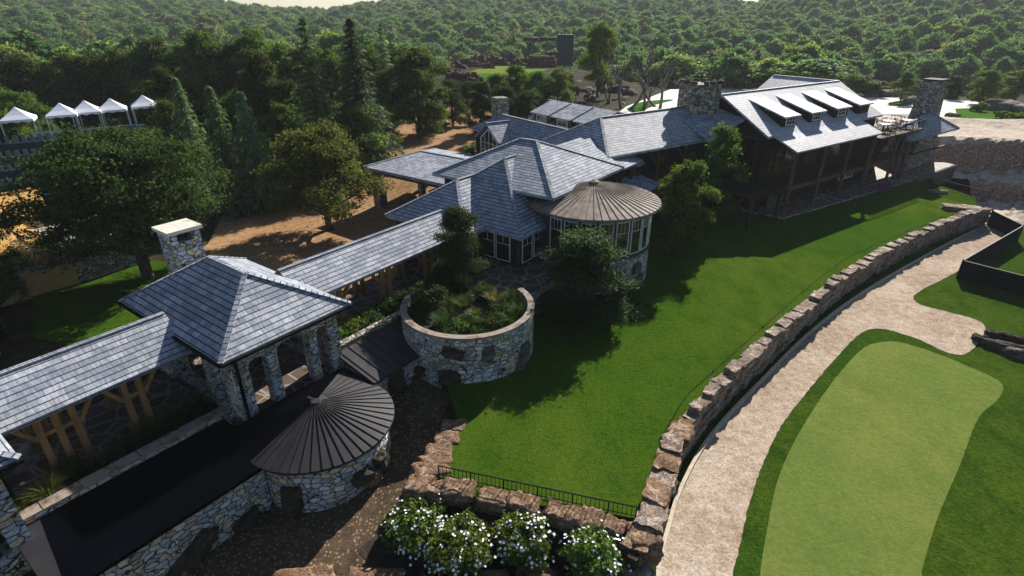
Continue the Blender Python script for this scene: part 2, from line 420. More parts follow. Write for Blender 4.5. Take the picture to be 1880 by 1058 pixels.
def hill(x, y):
    r = math.hypot(x, y); az = math.degrees(math.atan2(x, y))
    top = 20 + 3.5 * noise.noise(Vector((az * .07, 2.2, .3))) + 6 * sstep(5, 40, az)
    for a0, w, k in ((-18.5, 6.5, 9.5), (20.8, 2.6, 9.0)): top -= k * math.exp(-((az - a0) / w) ** 2)
    return -3 * sstep(105, 150, r) * (1 - sstep(170, 260, r)) + top * sstep(200, 540, r) + 2.5 * noise.noise(Vector((x * .012, y * .012, 0))) * sstep(160, 260, r)
LAWN_PX = [(820, 905), (806, 872), (845, 785), (822, 712), (800, 690), (880, 640), (960, 560), (1030, 480), (1180, 420), (1290, 385), (1390, 365), (1600, 335), (1700, 332), (1790, 362), (1795, 384)]
LAWN = [at(*p, 0) for p in LAWN_PX] + [WALLC[i] for i in range(len(WALLC) - 1, 0, -4) if proj((*WALLC[i], 0))[1] < 955] + [at(1165, 951, 0)]
def in_poly(x, y, P):
    c = False; n = len(P)
    for i in range(n):
        x0, y0 = P[i]; x1, y1 = P[i - 1]
        if (y0 > y) != (y1 > y) and x < (x1 - x0) * (y - y0) / (y1 - y0) + x0: c = not c
    return c
def ground_z(x, y):
    a, b = FA.inv(x, y); c, d = FC.inv(x, y)
    r = math.hypot(x, y)
    far = sstep(120, 140, r)
    z = 0.0
    if y < 46 and b < 18.5 and a < 17: # gravel yard slopes down to the front
        z = -.3 + (-1.05) * (1 - sstep(6.5, 15.5, a)) 
        z *= 1 - sstep(16.5, 18.5, b)
    if b > 18.5: z = .25 * sstep(18.5, 20, b) * (1 - sstep(15, 24, a))
    up = sstep(44, 62, y) * (1 - sstep(8, 26, x)) + (sstep(62, 80, y) * (1 - sstep(30, 42, x)) + sstep(52, 62, y) * sstep(30, 42, x)) * sstep(8, 26, x)
    z += 2.2 * min(1, up)
    if x > 3.2:
        ws = wall_side(x, y)
        if ws > -.2: z = -1.32
    if -6 < x < 46 and 12 < y < 62 and in_poly(x, y, LAWN): z = -.45
    if y < 14.6 and x > -4: z = -1.35 if b > 3 or a < 14 else z
    if x > 38 and 40 < y < 92:
        k = sstep(38, 44, x) * sstep(40, 47, y) * (1 - sstep(dune_edge(x) - 1.6, dune_edge(x) - .3, y))
        if c > 73 or d < 19: z = z * (1 - k) + (dune_z(x, y) - 1.6) * k
    kk = (1 - sstep(34, 38, d)) * sstep(40, 42, c) * (1 - sstep(76.2, 77.2, c)) * sstep(19, 21.5, d); z = z * (1 - kk) - (.3 if c < 70 else 2.2) * kk
    if x > 39.5 and 57 < c < 79 and d < 21.6 and 40 < y < 70 and z > -1.5: z = min(z, dune_z(x, y) - 1.6) if d < 21.2 else min(z, -1.2)
    g = math.hypot((x - GREEN_C[0]) / 1.35, y - GREEN_C[1])
    h = hill(x, y)
    z = z * (1 - far) + (h + 1.5 * (1 - sstep(125, 160, r))) * far
    k = 1 - sstep(14, 24, g); z = z * (1 - k) + 4.0 * k
    return z
def on_ground(px, py):
    z = 0.0
    for _ in range(12):
        x, y = at(px, py, min(z, 13)); z = .5 * z + .5 * ground_z(x, y)
    x, y = at(px, py, z); return Vector((x, y, ground_z(x, y)))
def ticks():
    f = lambda a, b, s: list(np.arange(a, b, s))
    xs = f(-1400, -400, 250) + f(-400, -96, 16) + f(-96, -64, 4) + f(-64, 100, 1) + f(100, 140, 4) + f(140, 400, 16) + f(400, 1500, 250)
    ys = f(-60, 0, 10) + f(0, 100, 1) + f(100, 150, 2) + f(150, 640, 10) + f(640, 2200, 260)
    return xs, ys
def build_ground():
    xs, ys = ticks(); nx = len(xs)
    v = [(x, y, ground_z(x, y)) for y in ys for x in xs]
    f = [(j * nx + i, j * nx + i + 1, (j + 1) * nx + i + 1, (j + 1) * nx + i) for j in range(len(ys) - 1) for i in range(nx - 1)]
    me = bpy.data.meshes.new('ground'); me.from_pydata(v, [], f); me.materials.append(MATS['forest_floor'])
    me.polygons.foreach_set('use_smooth', [True] * len(f)); me.update()
    o = bpy.data.objects.new('ground', me); COL.objects.link(o); tag(o, kind='structure')
build_ground()
def drape(name, pts, off, mat, kind='structure', step=1.0, zf=ground_z):
    """a patch of ground cover that follows the terrain"""
    bm = bmesh.new(); vs = [bm.verts.new((p[0], p[1], 0)) for p in pts]; bm.faces.new(vs)
    for ax in (0, 1):
        lo = min(p[ax] for p in pts); hi = max(p[ax] for p in pts); k = math.ceil(lo / step)
        while k * step < hi:
            co = [0, 0, 0]; co[ax] = k * step; no = [0, 0, 0]; no[ax] = 1
            bmesh.ops.bisect_plane(bm, geom=bm.verts[:] + bm.edges[:] + bm.faces[:], plane_co=co, plane_no=no); k += 1
    for v in bm.verts: v.co.z = zf(v.co.x, v.co.y) + off
    bmesh.ops.recalc_face_normals(bm, faces=bm.faces)
    me = bpy.data.meshes.new(name); bm.to_mesh(me); bm.free()
    if me.polygons and sum(p.normal.z for p in me.polygons) < 0: me.flip_normals()
    me.polygons.foreach_set('use_smooth', [True] * len(me.polygons)); me.materials.append(MATS[mat]); me.update()
    o = bpy.data.objects.new(name, me); COL.objects.link(o); tag(o, kind=kind); return o
def flat(name, pts, z, t, mat, kind='structure'):
    mb = MB(); mb.extrude([(p[0], p[1], z - t) for p in pts], (0, 0, t))
    return tag(fix(mb.build(name, mat)), kind=kind)
def fix(o):
    bm = bmesh.new(); bm.from_mesh(o.data); bmesh.ops.remove_doubles(bm, verts=bm.verts, dist=1e-5); bmesh.ops.recalc_face_normals(bm, faces=bm.faces); bm.to_mesh(o.data); bm.free(); return o
def wobble(pts, amp=.05, step=.25, seed=1, closed=True):
    """resample an outline with small irregularities"""
    out = []; n = len(pts)
    for i in range(n if closed else n - 1):
        p, q = np.array(pts[i]), np.array(pts[(i + 1) % n]); L = np.linalg.norm(q - p); m = max(1, int(L / step))
        for j in range(m):
            c = p + (q - p) * j / m; out.append((c[0] + amp * noise.noise(Vector((c[0] * 3, c[1] * 3, seed))), c[1] + amp * noise.noise(Vector((c[0] * 3, c[1] * 3, seed + 9)))))
    return out
def pxs(l, z): return [at(px, py, z) for px, py in l]
def smooth_px(l, z, step=.4): 
    c = catmull(pxs(l, z) + [at(*l[0], z)], step); return c[:-1]
# ------------------------------------------------------------------ ground cover
lawn_pts = LAWN
flat('lawn', lawn_pts, 0.0, .5, 'lawn')
# right hand lower ground, path and green
rough = [(3.0, 4), (4.6, 12.5), (5.6, 15.0)] + [(WALLC[i][0] - .1, WALLC[i][1]) for i in range(24, len(WALLC), 4)] + [(41.5, 46), (46, 44), (60, 40), (60, 4)]
flat('rough_grass', rough, -1.27, .05, 'rough_grass')
PZ = -1.262
path_l = [(1215, 1130), (1212, 1050), (1228, 980), (1255, 895), (1310, 800), (1400, 702), (1490, 612), (1580, 543), (1680, 483), (1760, 440), (1812, 416)]
path_r = [(1860, 432), (1822, 456), (1757, 499), (1692, 533), (1677, 547), (1690, 560), (1740, 573), (1808, 598), (1766, 652), (1680, 621), (1630, 606), (1605, 604), (1583, 611), (1560, 630), (1490, 710), (1430, 790), (1390, 880), (1370, 950), (1358, 1000), (1345, 1058), (1335, 1140)]
pl = catmull(pxs(path_l, PZ), .5); pr = catmull(pxs(path_r, PZ), .3)
flat('gravel_path', pl + wobble(pr[::-1] if False else pr, .05, .12, 1, False), PZ + .012, .01, 'path_gravel')
kb = MB(); kl = catmull(pxs(path_l, PZ), .5)
for i in range(len(kl) - 1):
    p, q = Vector((*kl[i], 0)), Vector((*kl[i + 1], 0)); n = Vector((-(q - p).y, (q - p).x, 0)).normalized() * .14
    i0 = kl[max(0, i - 1)]
    kb.extrude([p + Vector((0, 0, -1.4)), q + Vector((0, 0, -1.4)), q + n + Vector((0, 0, -1.4)), p + n + Vector((0, 0, -1.4))], (0, 0, .24))
tag(kb.build('path_kerb', 'kerb'), kind='structure')
green_px = [(1393, 1100), (1396, 1050), (1407, 980), (1430, 875), (1470, 790), (1528, 702), (1578, 645), (1608, 630), (1650, 628), (1720, 649), (1790, 678), (1832, 698), (1842, 714), (1830, 736), (1802, 760), (1785, 792), (1764, 850), (1722, 950), (1692, 1050), (1680, 1100)]
flat('putting_green', smooth_px(green_px, -1.25), -1.252, .012, 'green')
# sandy courtyard, grass plot and gravel yard
drape('courtyard', pxs([(330, 470), (380, 440), (405, 385), (470, 360), (560, 330), (640, 300), (720, 262), (800, 222), (850, 214), (900, 225), (935, 250), (930, 300), (860, 330), (830, 420), (640, 520), (560, 540), (470, 520)], .6), .05, 'courtyard_dirt')
drape('grass_plot', pxs([(60, 545), (150, 520), (285, 478), (330, 490), (330, 540), (250, 640), (150, 640), (60, 620)], .3), .07, 'lawn')
drape('gravel_yard', wobble([FA(a, b, 0)[:2] for a, b in ((-1, 16.5), (17.2, 16.5), (17.0, 14.4), (15.2, 14.35), (13.0, 13.4), (11.2, 12.3), (10.0, 11.4), (9.0, 10.6), (7.6, 8.2), (7.2, 5), (3, 4), (-2, 8))], .12, .4), .04, 'gravel')
drape('flower_bed', wobble([FA(a, b, 0)[:2] for a, b in ((7.5, 12), (11.3, 11.6), (13.6, 4.4), (12.2, 2.6), (7.6, 4.5), (7.3, 8.5))], .1, .4), .055, 'soil')
# sandy ground beyond the houses, far road and green
drape('sand_road', pxs([(1105, 235), (1150, 200), (1230, 168), (1330, 166), (1450, 172), (1600, 183), (1760, 186), (1890, 186), (1890, 212), (1780, 208), (1735, 218), (1830, 222), (1800, 232), (1700, 214), (1600, 240), (1500, 240), (1300, 250), (1150, 262)], 1.9), .06, 'white_sand')
drape('far_verge', pxs([(1600, 176), (1700, 172), (1890, 170), (1890, 187), (1760, 186), (1660, 184)], 1.9), .10, 'far_grass')
drape('far_verge', smooth_px([(1630, 194), (1655, 190), (1690, 193), (1660, 199), (1632, 199)], 1.9), .14, 'far_grass')
drape('far_verge', smooth_px([(1672, 205), (1690, 201), (1720, 203), (1700, 212), (1676, 211)], 1.9), .14, 'far_grass')
drape('far_verge', smooth_px([(1752, 205), (1800, 205), (1900, 216), (1900, 240), (1830, 226), (1770, 232), (1757, 222)], 1.9), .14, 'far_grass')
drape('far_verge', smooth_px([(1150, 205), (1180, 192), (1235, 188), (1200, 198), (1170, 214)], 1.9), .14, 'far_grass')
drape('far_green', smooth_px([(858, 134), (885, 126), (930, 119), (985, 120), (1010, 126), (960, 138), (900, 143)], 4.0), .05, 'green')
drape('far_fairway', smooth_px([(805, 165), (830, 150), (870, 143), (930, 147), (900, 160), (840, 172)], 3.2), .10, 'far_grass')
# dunes beside the terrace
def dunes():
    xs = np.arange(36.5, 108, .45); ys = np.arange(41, 88, .45)
    idx = {}; v = []; f = []
    def inside(x, y):
        c, d = FC.inv(x, y)
        if y > dune_edge(x) - .2: return False
        if wall_side(x, y) > -.1 and y < 46: return x > 43.2 - (y - 41) * .25
        return c > 75.42 or (d < 20.6 and x > 40.6 and c > 58.5)
    for j, y in enumerate(ys):
        for i, x in enumerate(xs):
            if inside(x, y):
                idx[i, j] = len(v); v.append((x, y, dune_z(x, y)))
    for (i, j), k in list(idx.items()):
        if (i + 1, j) in idx and (i, j + 1) in idx and (i + 1, j + 1) in idx: f.append((k, idx[i + 1, j], idx[i + 1, j + 1], idx[i, j + 1]))
    me = bpy.data.meshes.new('dunes'); me.from_pydata(v, [], f); me.materials.append(MATS['dune']); me.update()
    o = bpy.data.objects.new('dunes', me); COL.objects.link(o); tag(o, kind='structure')
dunes()

# ------------------------------------------------------------------ building helpers
def caps(mb, p, q, w=.2, step=.32, h=.05):
    """overlapping ridge or hip tiles"""
    p, q = Vector(p), Vector(q); L = (q - p).length; n = max(1, int(L / step)); d = (q - p).normalized(); up = Vector((0, 0, 1))
    x = d.cross(up).normalized(); y = x.cross(d).normalized()
    for k in range(n):
        o = p + d * (L * k / n)
        mb.box(o - x * w / 2 - y * .01, x * w, d * (L / n) * .96, y * h)
        
def roof(parent, verts, faces, hips, t=.14, mat='slate', name='roof', capw=.2):
    mb = MB(); mb.slab(verts, faces, t); r = mb.build(name, mat, parent)
    if hips:
        cm = MB()
        for i, j in hips: caps(cm, verts[i], verts[j], capw)
        cm.build('ridge_cap', mat, r)
    return r
def hip_roof(parent, F, a0, a1, b0, b1, ze, zr, axis, i0, i1, t=.14, mat='slate', caps_=True):
    """eave rectangle, ridge along axis 'a' or 'b' from i0 to i1"""
    v = [F(a0, b0, ze), F(a1, b0, ze), F(a1, b1, ze), F(a0, b1, ze)]
    if axis == 'a':
        m = (b0 + b1) / 2; v += [F(i0, m, zr), F(i1, m, zr)]
        f = [(0, 1, 5, 4), (1, 2, 5), (2, 3, 4, 5), (3, 0, 4)]; h = [(0, 4), (3, 4), (1, 5), (2, 5), (4, 5)]
    else:
        m = (a0 + a1) / 2; v += [F(m, i0, zr), F(m, i1, zr)]
        f = [(0, 1, 4), (1, 2, 5, 4), (2, 3, 5), (3, 0, 4, 5)]; h = [(0, 4), (1, 4), (2, 5), (3, 5), (4, 5)]
    return roof(parent, v, f, h if caps_ else None, t, mat)
def box_walls(parent, F, a0, a1, b0, b1, z0, z1, mat='siding', t=.3, name='wall'):
    """four walls as one hollow box, butt jointed"""
    mb = MB()
    mb.fbox(F, a0, a1, b0, b0 + t, z0, z1); mb.fbox(F, a0, a1, b1 - t, b1, z0, z1)
    mb.fbox(F, a0, a0 + t, b0 + t, b1 - t, z0, z1); mb.fbox(F, a1 - t, a1, b0 + t, b1 - t, z0, z1)
    return mb.build(name, mat, parent)
def comb(o, u, n, t, L, z0, z1, opens):
    """wall with arched openings that start at its foot; o left foot, u along, n outward; opens = (u0,u1,spring,rise)"""
    u, n = Vector(u).normalized(), Vector(n).normalized(); o = Vector(o); pts = [(0, z0)]
    for a, b, sp, rise in opens:
        pts += [(a, z0), (a, sp)]
        for k in range(1, 8):
            th = PI * k / 8; pts.append((a + (b - a) * (1 - math.cos(th)) / 2, sp + rise * math.sin(th)))
        pts += [(b, sp), (b, z0)]
    pts += [(L, z0), (L, z1), (0, z1)]
    mb = MB(); P = [o + u * p + Vector((0, 0, z - o.z)) for p, z in pts]
    mb.extrude(P, -n * t); return mb
def window(parent, o, u, n, w, h, cols=2, rows=2, top=0.0, mat='white_frame', fw=.07, depth=.06, mun=.03, pane='glass', grid_only_top=False):
    """frame proud of the wall with one pane; o = bottom centre on the wall face"""
    u = Vector(u).normalized(); n = Vector(n).normalized(); o = Vector(o); z = Vector((0, 0, 1)); mb = MB()
    l = o - u * w / 2
    mb.box(l + z * 0, u * w, n * depth, z * fw); mb.box(l + z * (h - fw), u * w, n * depth, z * fw)
    mb.box(l + z * fw, u * fw, n * depth, z * (h - 2 * fw)); mb.box(l + u * (w - fw) + z * fw, u * fw, n * depth, z * (h - 2 * fw))
    iw, ih = w - 2 * fw, h - 2 * fw
    y0 = 0
    if grid_only_top:
        y0 = ih * .68; mb.box(l + u * fw + z * (fw + y0 - mun), u * iw, n * depth * .8, z * mun * 1.5)
    for k in range(1, cols): mb.box(l + u * (fw + iw * k / cols - mun / 2) + z * (fw + y0), u * mun, n * depth * .7, z * (ih - y0))
    if not grid_only_top:
        for k in range(1, rows): mb.box(l + u * fw + z * (fw + ih * k / rows - mun / 2), u * iw, n * depth * .6, z * mun)
    f = mb.build('window', mat, parent)
    pb = MB(); pb.box(l + u * fw + z * fw, u * iw, n * .02, z * ih); pb.build('pane', pane, f)
    return f
def rock_mesh(dims, seed, sub=4, rough=.22, layer=.05, square=.5, freq=1.3):
    bm = bmesh.new(); bmesh.ops.create_icosphere(bm, subdivisions=sub, radius=1)
    for v in bm.verts:
        p = v.co.copy(); m = max(abs(p.x), abs(p.y), abs(p.z)); p = p.lerp(p / m, square)
        q = p * freq + Vector((seed * 3.7, seed * 1.9, seed))
        k = 1 + rough * noise.noise(q) + rough * .6 * noise.noise(q * 2.6) + rough * .3 * noise.noise(q * 6)
        k += layer * math.sin(p.z * 11 + 3 * noise.noise(q * 1.5)) + rough * .22 * noise.noise(Vector((q.x * 7, q.y * 7, q.z * 18)))
        p *= k; v.co = Vector((p.x * dims[0] / 2, p.y * dims[1] / 2, p.z * dims[2] / 2))
    return bm
ROCKN = [0]
def rock(loc, dims, rz=0, mat='sandstone', parent=None, label=None, name='boulder', group=None, tilt=(0, 0), sub=4, rough=.22, square=.5, cat='boulder', sink=.25, layer=.05):
    ROCKN[0] += 1
    bm = rock_mesh(dims, ROCKN[0], sub, rough, layer, square)
    me = bpy.data.meshes.new(name); bm.to_mesh(me); bm.free(); me.materials.append(MATS[mat])
    me.polygons.foreach_set('use_smooth', [True] * len(me.polygons)); me.update()
    o = bpy.data.objects.new(name, me); COL.objects.link(o)
    o.location = Vector(loc) - (parent_loc(parent) if parent else Vector((0, 0, 0))); o.rotation_euler = (tilt[0], tilt[1], rz)
    if parent: o.parent = parent
    else: tag(o, label, cat, group)
    return o
def tile_post(mb, F, a, b, z0, z1, w=.18): mb.fbox(F, a - w / 2, a + w / 2, b - w / 2, b + w / 2, z0, z1)
nA = Vector((A[0], A[1], 0)); nB = Vector((B[0], B[1], 0)); nC = Vector((C[0], C[1], 0)); nD = Vector((D[0], D[1], 0))

# ------------------------------------------------------------------ stone pavilions
def pavilion(a0, label, full=True):
    """eave rectangle starts at a0 along A"""
    b0, b1 = 18.0, 26.15; a1 = a0 + 5.7; r = thing('stone_pavilion', label, 'pavilion', FA(a0 + 2.8, 22, .9), 'stone pavilions on the covered walk')
    rf = hip_roof(r, FA, a0, a1, b0, b1, 4.0, 5.75, 'b', b0 + 2.6, b1 - 2.75, .14)
    wa0, wa1, wb0, wb1 = a0 + .5, a1 - .5, b0 + .45, b1 - .5; t = .5; z0, z1 = -.9, 3.95
    L = wa1 - wa0
    w = MB()
    w.merge(comb(FA(wa0, wb0, z0), nA, -nB, t, L, .85, z1, [(.6, 1.4, 3.05, .26), (1.8, 3.25, 3.15, .32), (3.62, 4.2, 3.1, .2)]))
    w.merge(comb(FA(wa0, wb1, z0), nA, nB, t, L, .85, z1, [(.6, 1.1, 2.9, .4), (3.6, 4.1, 2.9, .4)]))
    Ls = wb1 - wb0 - 2 * t
    ops = [(.45, 1.35, 2.8, .45), (1.95, 4.6, 3.0, .5), (5.2, 6.0, 2.8, .4)]
    w.merge(comb(FA(wa0, wb0 + t, z0), nB, -nA, t, Ls, .85, z1, ops))
    w.merge(comb(FA(wa1, wb0 + t, z0), nB, nA, t, Ls, .85, z1, ops))
    fix(w.build('wall', 'stone', r))
    pl = MB(); pl.fbox(FA, wa0, wa1, wb0, wb1, -1.2, .85 - .004); fix(pl.build('plinth', 'stone', r))
    fl = MB(); fl.fbox(FA, wa0 + t, wa1 - t, wb0 + .02, wb1 - t, .85, .92); fl.build('floor', 'flagstone', r)
    # chimney at the back end
    ch = MB(); ca, cb = a0 + 3.2, b1 + .05
    ch.fbox(FA, ca - .66, ca + .66, cb - .2, cb + 1.0, 0, 5.75)
    ch.fbox(FA, ca - .66, ca - .36, cb - .2, cb + 1.0, 5.75, 6.2); ch.fbox(FA, ca + .36, ca + .66, cb - .2, cb + 1.0, 5.75, 6.2)
    ch.fbox(FA, ca - .36, ca + .36, cb + .72, cb + 1.0, 5.75, 6.2)
    c = fix(ch.build('chimney', 'stone', r))
    cp = MB(); cp.fbox(FA, ca - .78, ca + .78, cb - .33, cb + 1.15, 6.2, 6.36); cp.build('cap_stone', 'pale_cap', c)
    dp = MB(); dp.fbox(FA, wa0 + .1, wa0 + .2, wb0 - .11, wb0 - .01, .3, 3.85); dp.build('downpipe', 'black_iron', r)
    gt = MB(); gt.fbox(FA, a0 - .05, a1 + .05, b0 - .1, b0 - .002, 3.84, 3.95); gt.fbox(FA, a0 - .1, a0 - .002, b0, b1, 3.84, 3.95); gt.build('gutter', 'black_iron', r)
    return r
pavilion(7.26, 'open stone pavilion with arched openings, hipped slate roof and square stone chimney')
pavilion(1.52 - 5.7, 'stone pavilion cut off by the left edge, only roof corner and wall corner showing')

# ------------------------------------------------------------------ covered walkways
def walkway(a0, a1, label, groups, rail):
    r = thing('covered_walkway', label, 'walkway', FA((a0 + a1) / 2, 22.4, .9), 'slate roofed timber walkways')
    m, hw, ze, zr = 22.4, 1.85, 3.5, 4.5
    v = [FA(a0, m - hw, ze), FA(a1, m - hw, ze), FA(a1, m + hw, ze), FA(a0, m + hw, ze), FA(a0, m, zr), FA(a1, m, zr)]
    roof(r, v, [(0, 1, 5, 4), (2, 3, 4, 5)], [(4, 5)], .13)
    fl = MB(); fl.fbox(FA, a0, a1, 20.75, 24.6, .3, .88); fl.build('floor', 'flagstone', r)
    for g0, n in groups:
        for k in range(n):
            pa = g0 + .5 * k
            for pb in (21.25, 23.55):
                mb = MB(); tile_post(mb, FA, pa, pb, .88, 3.38, .2); p = mb.build('post', 'timber', r)
                bm_ = MB()
                for sg in ((-1,) if k == 0 else ()) + ((1,) if k == n - 1 else ()):
                    bm_.bar(FA(pa + sg * .1, pb, 2.3), FA(pa + sg * .75, pb, 3.25), .14)
                if bm_.v: bm_.build('brace', 'timber', p)
        for pb in (21.25, 23.55):
            mb = MB(); mb.fbox(FA, g0 - .25, g0 + .5 * (n - 1) + .25, pb - .07, pb + .07, 2.35, 2.5)
            mb.build('tie_beam', 'timber', r)
    for pb in (21.25, 23.55):
        mb = MB(); mb.fbox(FA, a0, a1, pb - .1, pb + .1, 3.38, 3.58); mb.build('plate_beam', 'timber', r)
    if rail:
        rb = MB(); rb.fbox(FA, a0, a1, 24.28, 24.33, 1.75, 1.8); rb.fbox(FA, a0, a1, 24.28, 24.33, .98, 1.02)
        k = a0 + .07
        while k < a1: rb.fbox(FA, k - .012, k + .012, 24.293, 24.317, 1.02, 1.75); k += .14
        rb.build('railing', 'black_iron', r)
    return r
walkway(1.3, 7.5, 'slate roofed timber walkway running off to the left of the near stone pavilion', [(2.5, 3), (5.1, 2)], True)
walkway(12.5, 23.4, 'long slate roofed timber walkway from the stone pavilion to the window cottage', [(14.2, 2), (17.4, 2), (20.6, 2)], True)

# ------------------------------------------------------------------ low building with painted roof shade, round room, annex
r = thing('low_building', 'low building with flat metal roof coloured dark for shade above a rubble stone wall', 'building', FA(4, 17.5, -1))
mb = MB(); mb.slab([FA(.65, 15.75, .86), FA(7.3, 15.75, .86), FA(7.3, 19.15, 1.02), FA(.65, 19.15, 1.02)], [(0, 1, 2, 3)], .14); rr = mb.build('roof', 'roof_shade', r)  # whole roof coloured as if shaded
mb = MB(); mb.slab([FA(.66, 15.76, .868), FA(.98, 15.76, .868), FA(1.4, 19.14, 1.028), FA(.66, 19.14, 1.028)], [(0, 1, 2, 3)], .006); mb.build('sunlit_patch', 'dark_metal', rr)  # paler sheet painted as the sunlit patch at the shadow's edge
mb = MB(); mb.fbox(FA, .65, 6.9, 16.0, 16.5, -2.0, .72); wl_ = mb.build('wall', 'stone', r)
mb = MB(); mb.fbox(FA, .65, 7.75, 19.15, 19.5, .5, 1.2); mb.build('parapet', 'stone', r)
cm = MB(); k = .68
while k < 7.3:
    L = rnd.uniform(.7, 1.3); cm.fbox(FA, k, min(7.6, k + L - .03), 19.1, 19.58, 1.2, 1.27 + rnd.uniform(0, .02)); k += L
cm.build('coping', 'coping', r)
mb = MB(); mb.fbox(FA, 1.2, 7.7, 19.6, 20.7, .2, .8); tag(mb.build('planting_strip', 'soil'), kind='structure')
for a, w, h, d, tl in ((4.0, 2.0, .75, .5, -.5), (5.9, 1.0, .6, .5, -.1), (1.8, .8, .5, .4, 0)):
    rock(FA(a, 15.97, ground_z(*FA(a, 16, 0)[:2]) + h * .55), (w, d, h), math.radians(53.7), 'dark_boulder', r, tilt=(0, tl))

CX, CY = -7.5, 17.35
r = thing('round_stone_room', 'half round stone room under a black ribbed metal cone roof', 'building', (CX, CY, -1))
ca, cb = FA.inv(CX, CY); R = 2.88; zt, ze = 1.72, .88
ang = lambda t: Vector((CX + R * math.cos(t), CY + R * math.sin(t), ze))
t0 = math.atan2(-A[1], -A[0]); N = 48
v = [Vector((CX, CY, zt)), FA(ca, 18.45, ze + .12)]; f = []
for k in range(N + 1): v.append(ang(t0 + PI * k / N))
v += [FA(ca + R, 18.45, ze), FA(ca - R, 18.45, ze)]
for k in range(N): f.append((0, 2 + k, 3 + k))
f += [(2 + N, 3 + N, 0)]
mb = MB(); mb.slab(v, f, .1); rf = mb.build('roof', 'dark_metal', r)
mb = MB(); mb.slab([v[4 + N], v[2], v[0], v[3 + N], v[1]], [(0, 1, 2), (0, 2, 4), (4, 2, 3)], .1); mb.build('back_slope', 'roof_shade', r)  # rear faces take the same painted shade colour
sm = MB()
for k in range(1, N, 2):
    p = ang(t0 + PI * k / N); q = Vector((CX, CY, zt)); p0 = p.lerp(q, .93 if k % 4 == 1 else .82)
    sm.bar(p + Vector((0, 0, .02)), p0 + Vector((0, 0, .02)), .022, .036)
for k in range(1, 5):
    p = FA(ca + R, cb + k * .43, ze + .02); sm.bar(p, p.lerp(Vector((CX, CY, zt + .02)), .8), .022, .036)
sm.build('seam', 'dark_metal', rf)
cm = MB(); cm.tube([(CX, CY, zt - .06), (CX, CY, zt + .04)], [.22, .17], 16); cm.bar(FA(ca, cb + .1, zt + .03), FA(ca, cb + .5, zt - .02), .09, .06); cm.build('finial', 'dark_metal', rf)
wm = MB(); R2 = R - .28; pts = [FA(ca + R2, 18.4, -2)] + [FA(ca - R2, 18.4, -2)] + [Vector((CX + R2 * math.cos(t0 + PI * k / N), CY + R2 * math.sin(t0 + PI * k / N), -2)) for k in range(N + 1)]
wm.extrude(pts, (0, 0, 2.77)); w = fix(wm.build('wall', 'stone', r))
for th, wd, hh, up, mat in ((262, .75, 1.35, .12, 'dark_boulder'), (318, .8, .55, .55, 'dark_boulder'), (326, .7, .7, .15, 'sandstone'), (338, .7, .8, .3, 'dark_boulder'), (232, .8, .5, -.1, 'dark_boulder')):
    t = math.radians(th); x, y = CX + (R2 + .05) * math.cos(t), CY + (R2 + .05) * math.sin(t)
    rock((x, y, ground_z(x, y) + hh * .4 + up), (wd, .6, hh), t + PI / 2, mat, r, tilt=(0, rnd.uniform(-.5, .5)))

r = thing('stone_annex', 'small stone annex with brown standing seam roof beside the round planter', 'building', FA(14.6, 17.4, -.3))
mb = MB(); mb.slab([FA(12.3, 16.25, 1.0), FA(16.2, 16.25, 1.0), FA(16.2, 18.75, 1.55), FA(12.3, 18.75, 1.55)], [(0, 1, 2, 3)], .12); rr = mb.build('roof', 'dark_metal', r)
sm = MB()
for k in np.arange(12.5, 16.1, .5): sm.bar(FA(k, 16.27, 1.02), FA(k, 18.7, 1.56), .022, .036)
sm.build('seam', 'dark_metal', rr)
mb = MB(); mb.fbox(FA, 12.2, 16.1, 16.45, 18.6, -1.2, .87); mb.build('wall', 'stone', r)
mb = MB(); mb.fbox(FA, 12.3, 17.0, 18.76, 19.15, 0, 1.72); mb.build('parapet', 'stone_brown', r)
rock(FA(13.6, 16.4, .25), (.9, .5, 1.1), math.radians(53.7), 'dark_boulder', r)

# ------------------------------------------------------------------ round planter and terrace
PX, PY, PR = -2.15, 24.1, 3.2
r = thing('round_planter', 'large round stone planter filled with shrubs and grasses', 'planter', (PX, PY, 0))
wm = MB(); N = 72
t1, t2 = math.radians(150), math.radians(395)
def ringwall(mb, cx, cy, r0, r1, z0, z1, t1, t2, N):
    for k in range(N):
        a, b = t1 + (t2 - t1) * k / N, t1 + (t2 - t1) * (k + 1) / N
        P = [(cx + q * math.cos(t), cy + q * math.sin(t)) for q, t in ((r0, a), (r1, a), (r1, b), (r0, b))]
        lo = [Vector((*p, z0)) for p in P]; hi = [Vector((*p, z1)) for p in P]
        mb.poly([hi[0], hi[1], hi[2], hi[3]]); mb.poly([lo[1], lo[2], hi[2], hi[1]]); mb.poly([lo[3], lo[0], hi[0], hi[3]]); mb.poly([lo[3], lo[2], lo[1], lo[0]])
        if k == 0: mb.poly([lo[0], lo[1], hi[1], hi[0]])
        if k == N - 1: mb.poly([lo[2], lo[3], hi[3], hi[2]])
ringwall(wm, PX, PY, PR - .27, PR, -.8, 2.3, t1, t2, N); w = fix(wm.build('wall', 'stone', r))
cp = MB(); k = 0.0
nst = 26
for k in range(nst):
    a = t1 + (t2 - t1) * k / nst; b = t1 + (t2 - t1) * (k + .985) / nst
    ringwall(cp, PX, PY, PR - .29, PR + .04, 2.3, 2.38 + rnd.uniform(0, .012), a, b, 3)
cp.build('coping', 'coping', r)
sm = MB(); sm.poly([(PX + (PR - .25) * math.cos(2 * PI * k / 40), PY + (PR - .25) * math.sin(2 * PI * k / 40), 1.85) for k in range(40)]); sm.build('soil', 'soil', r)
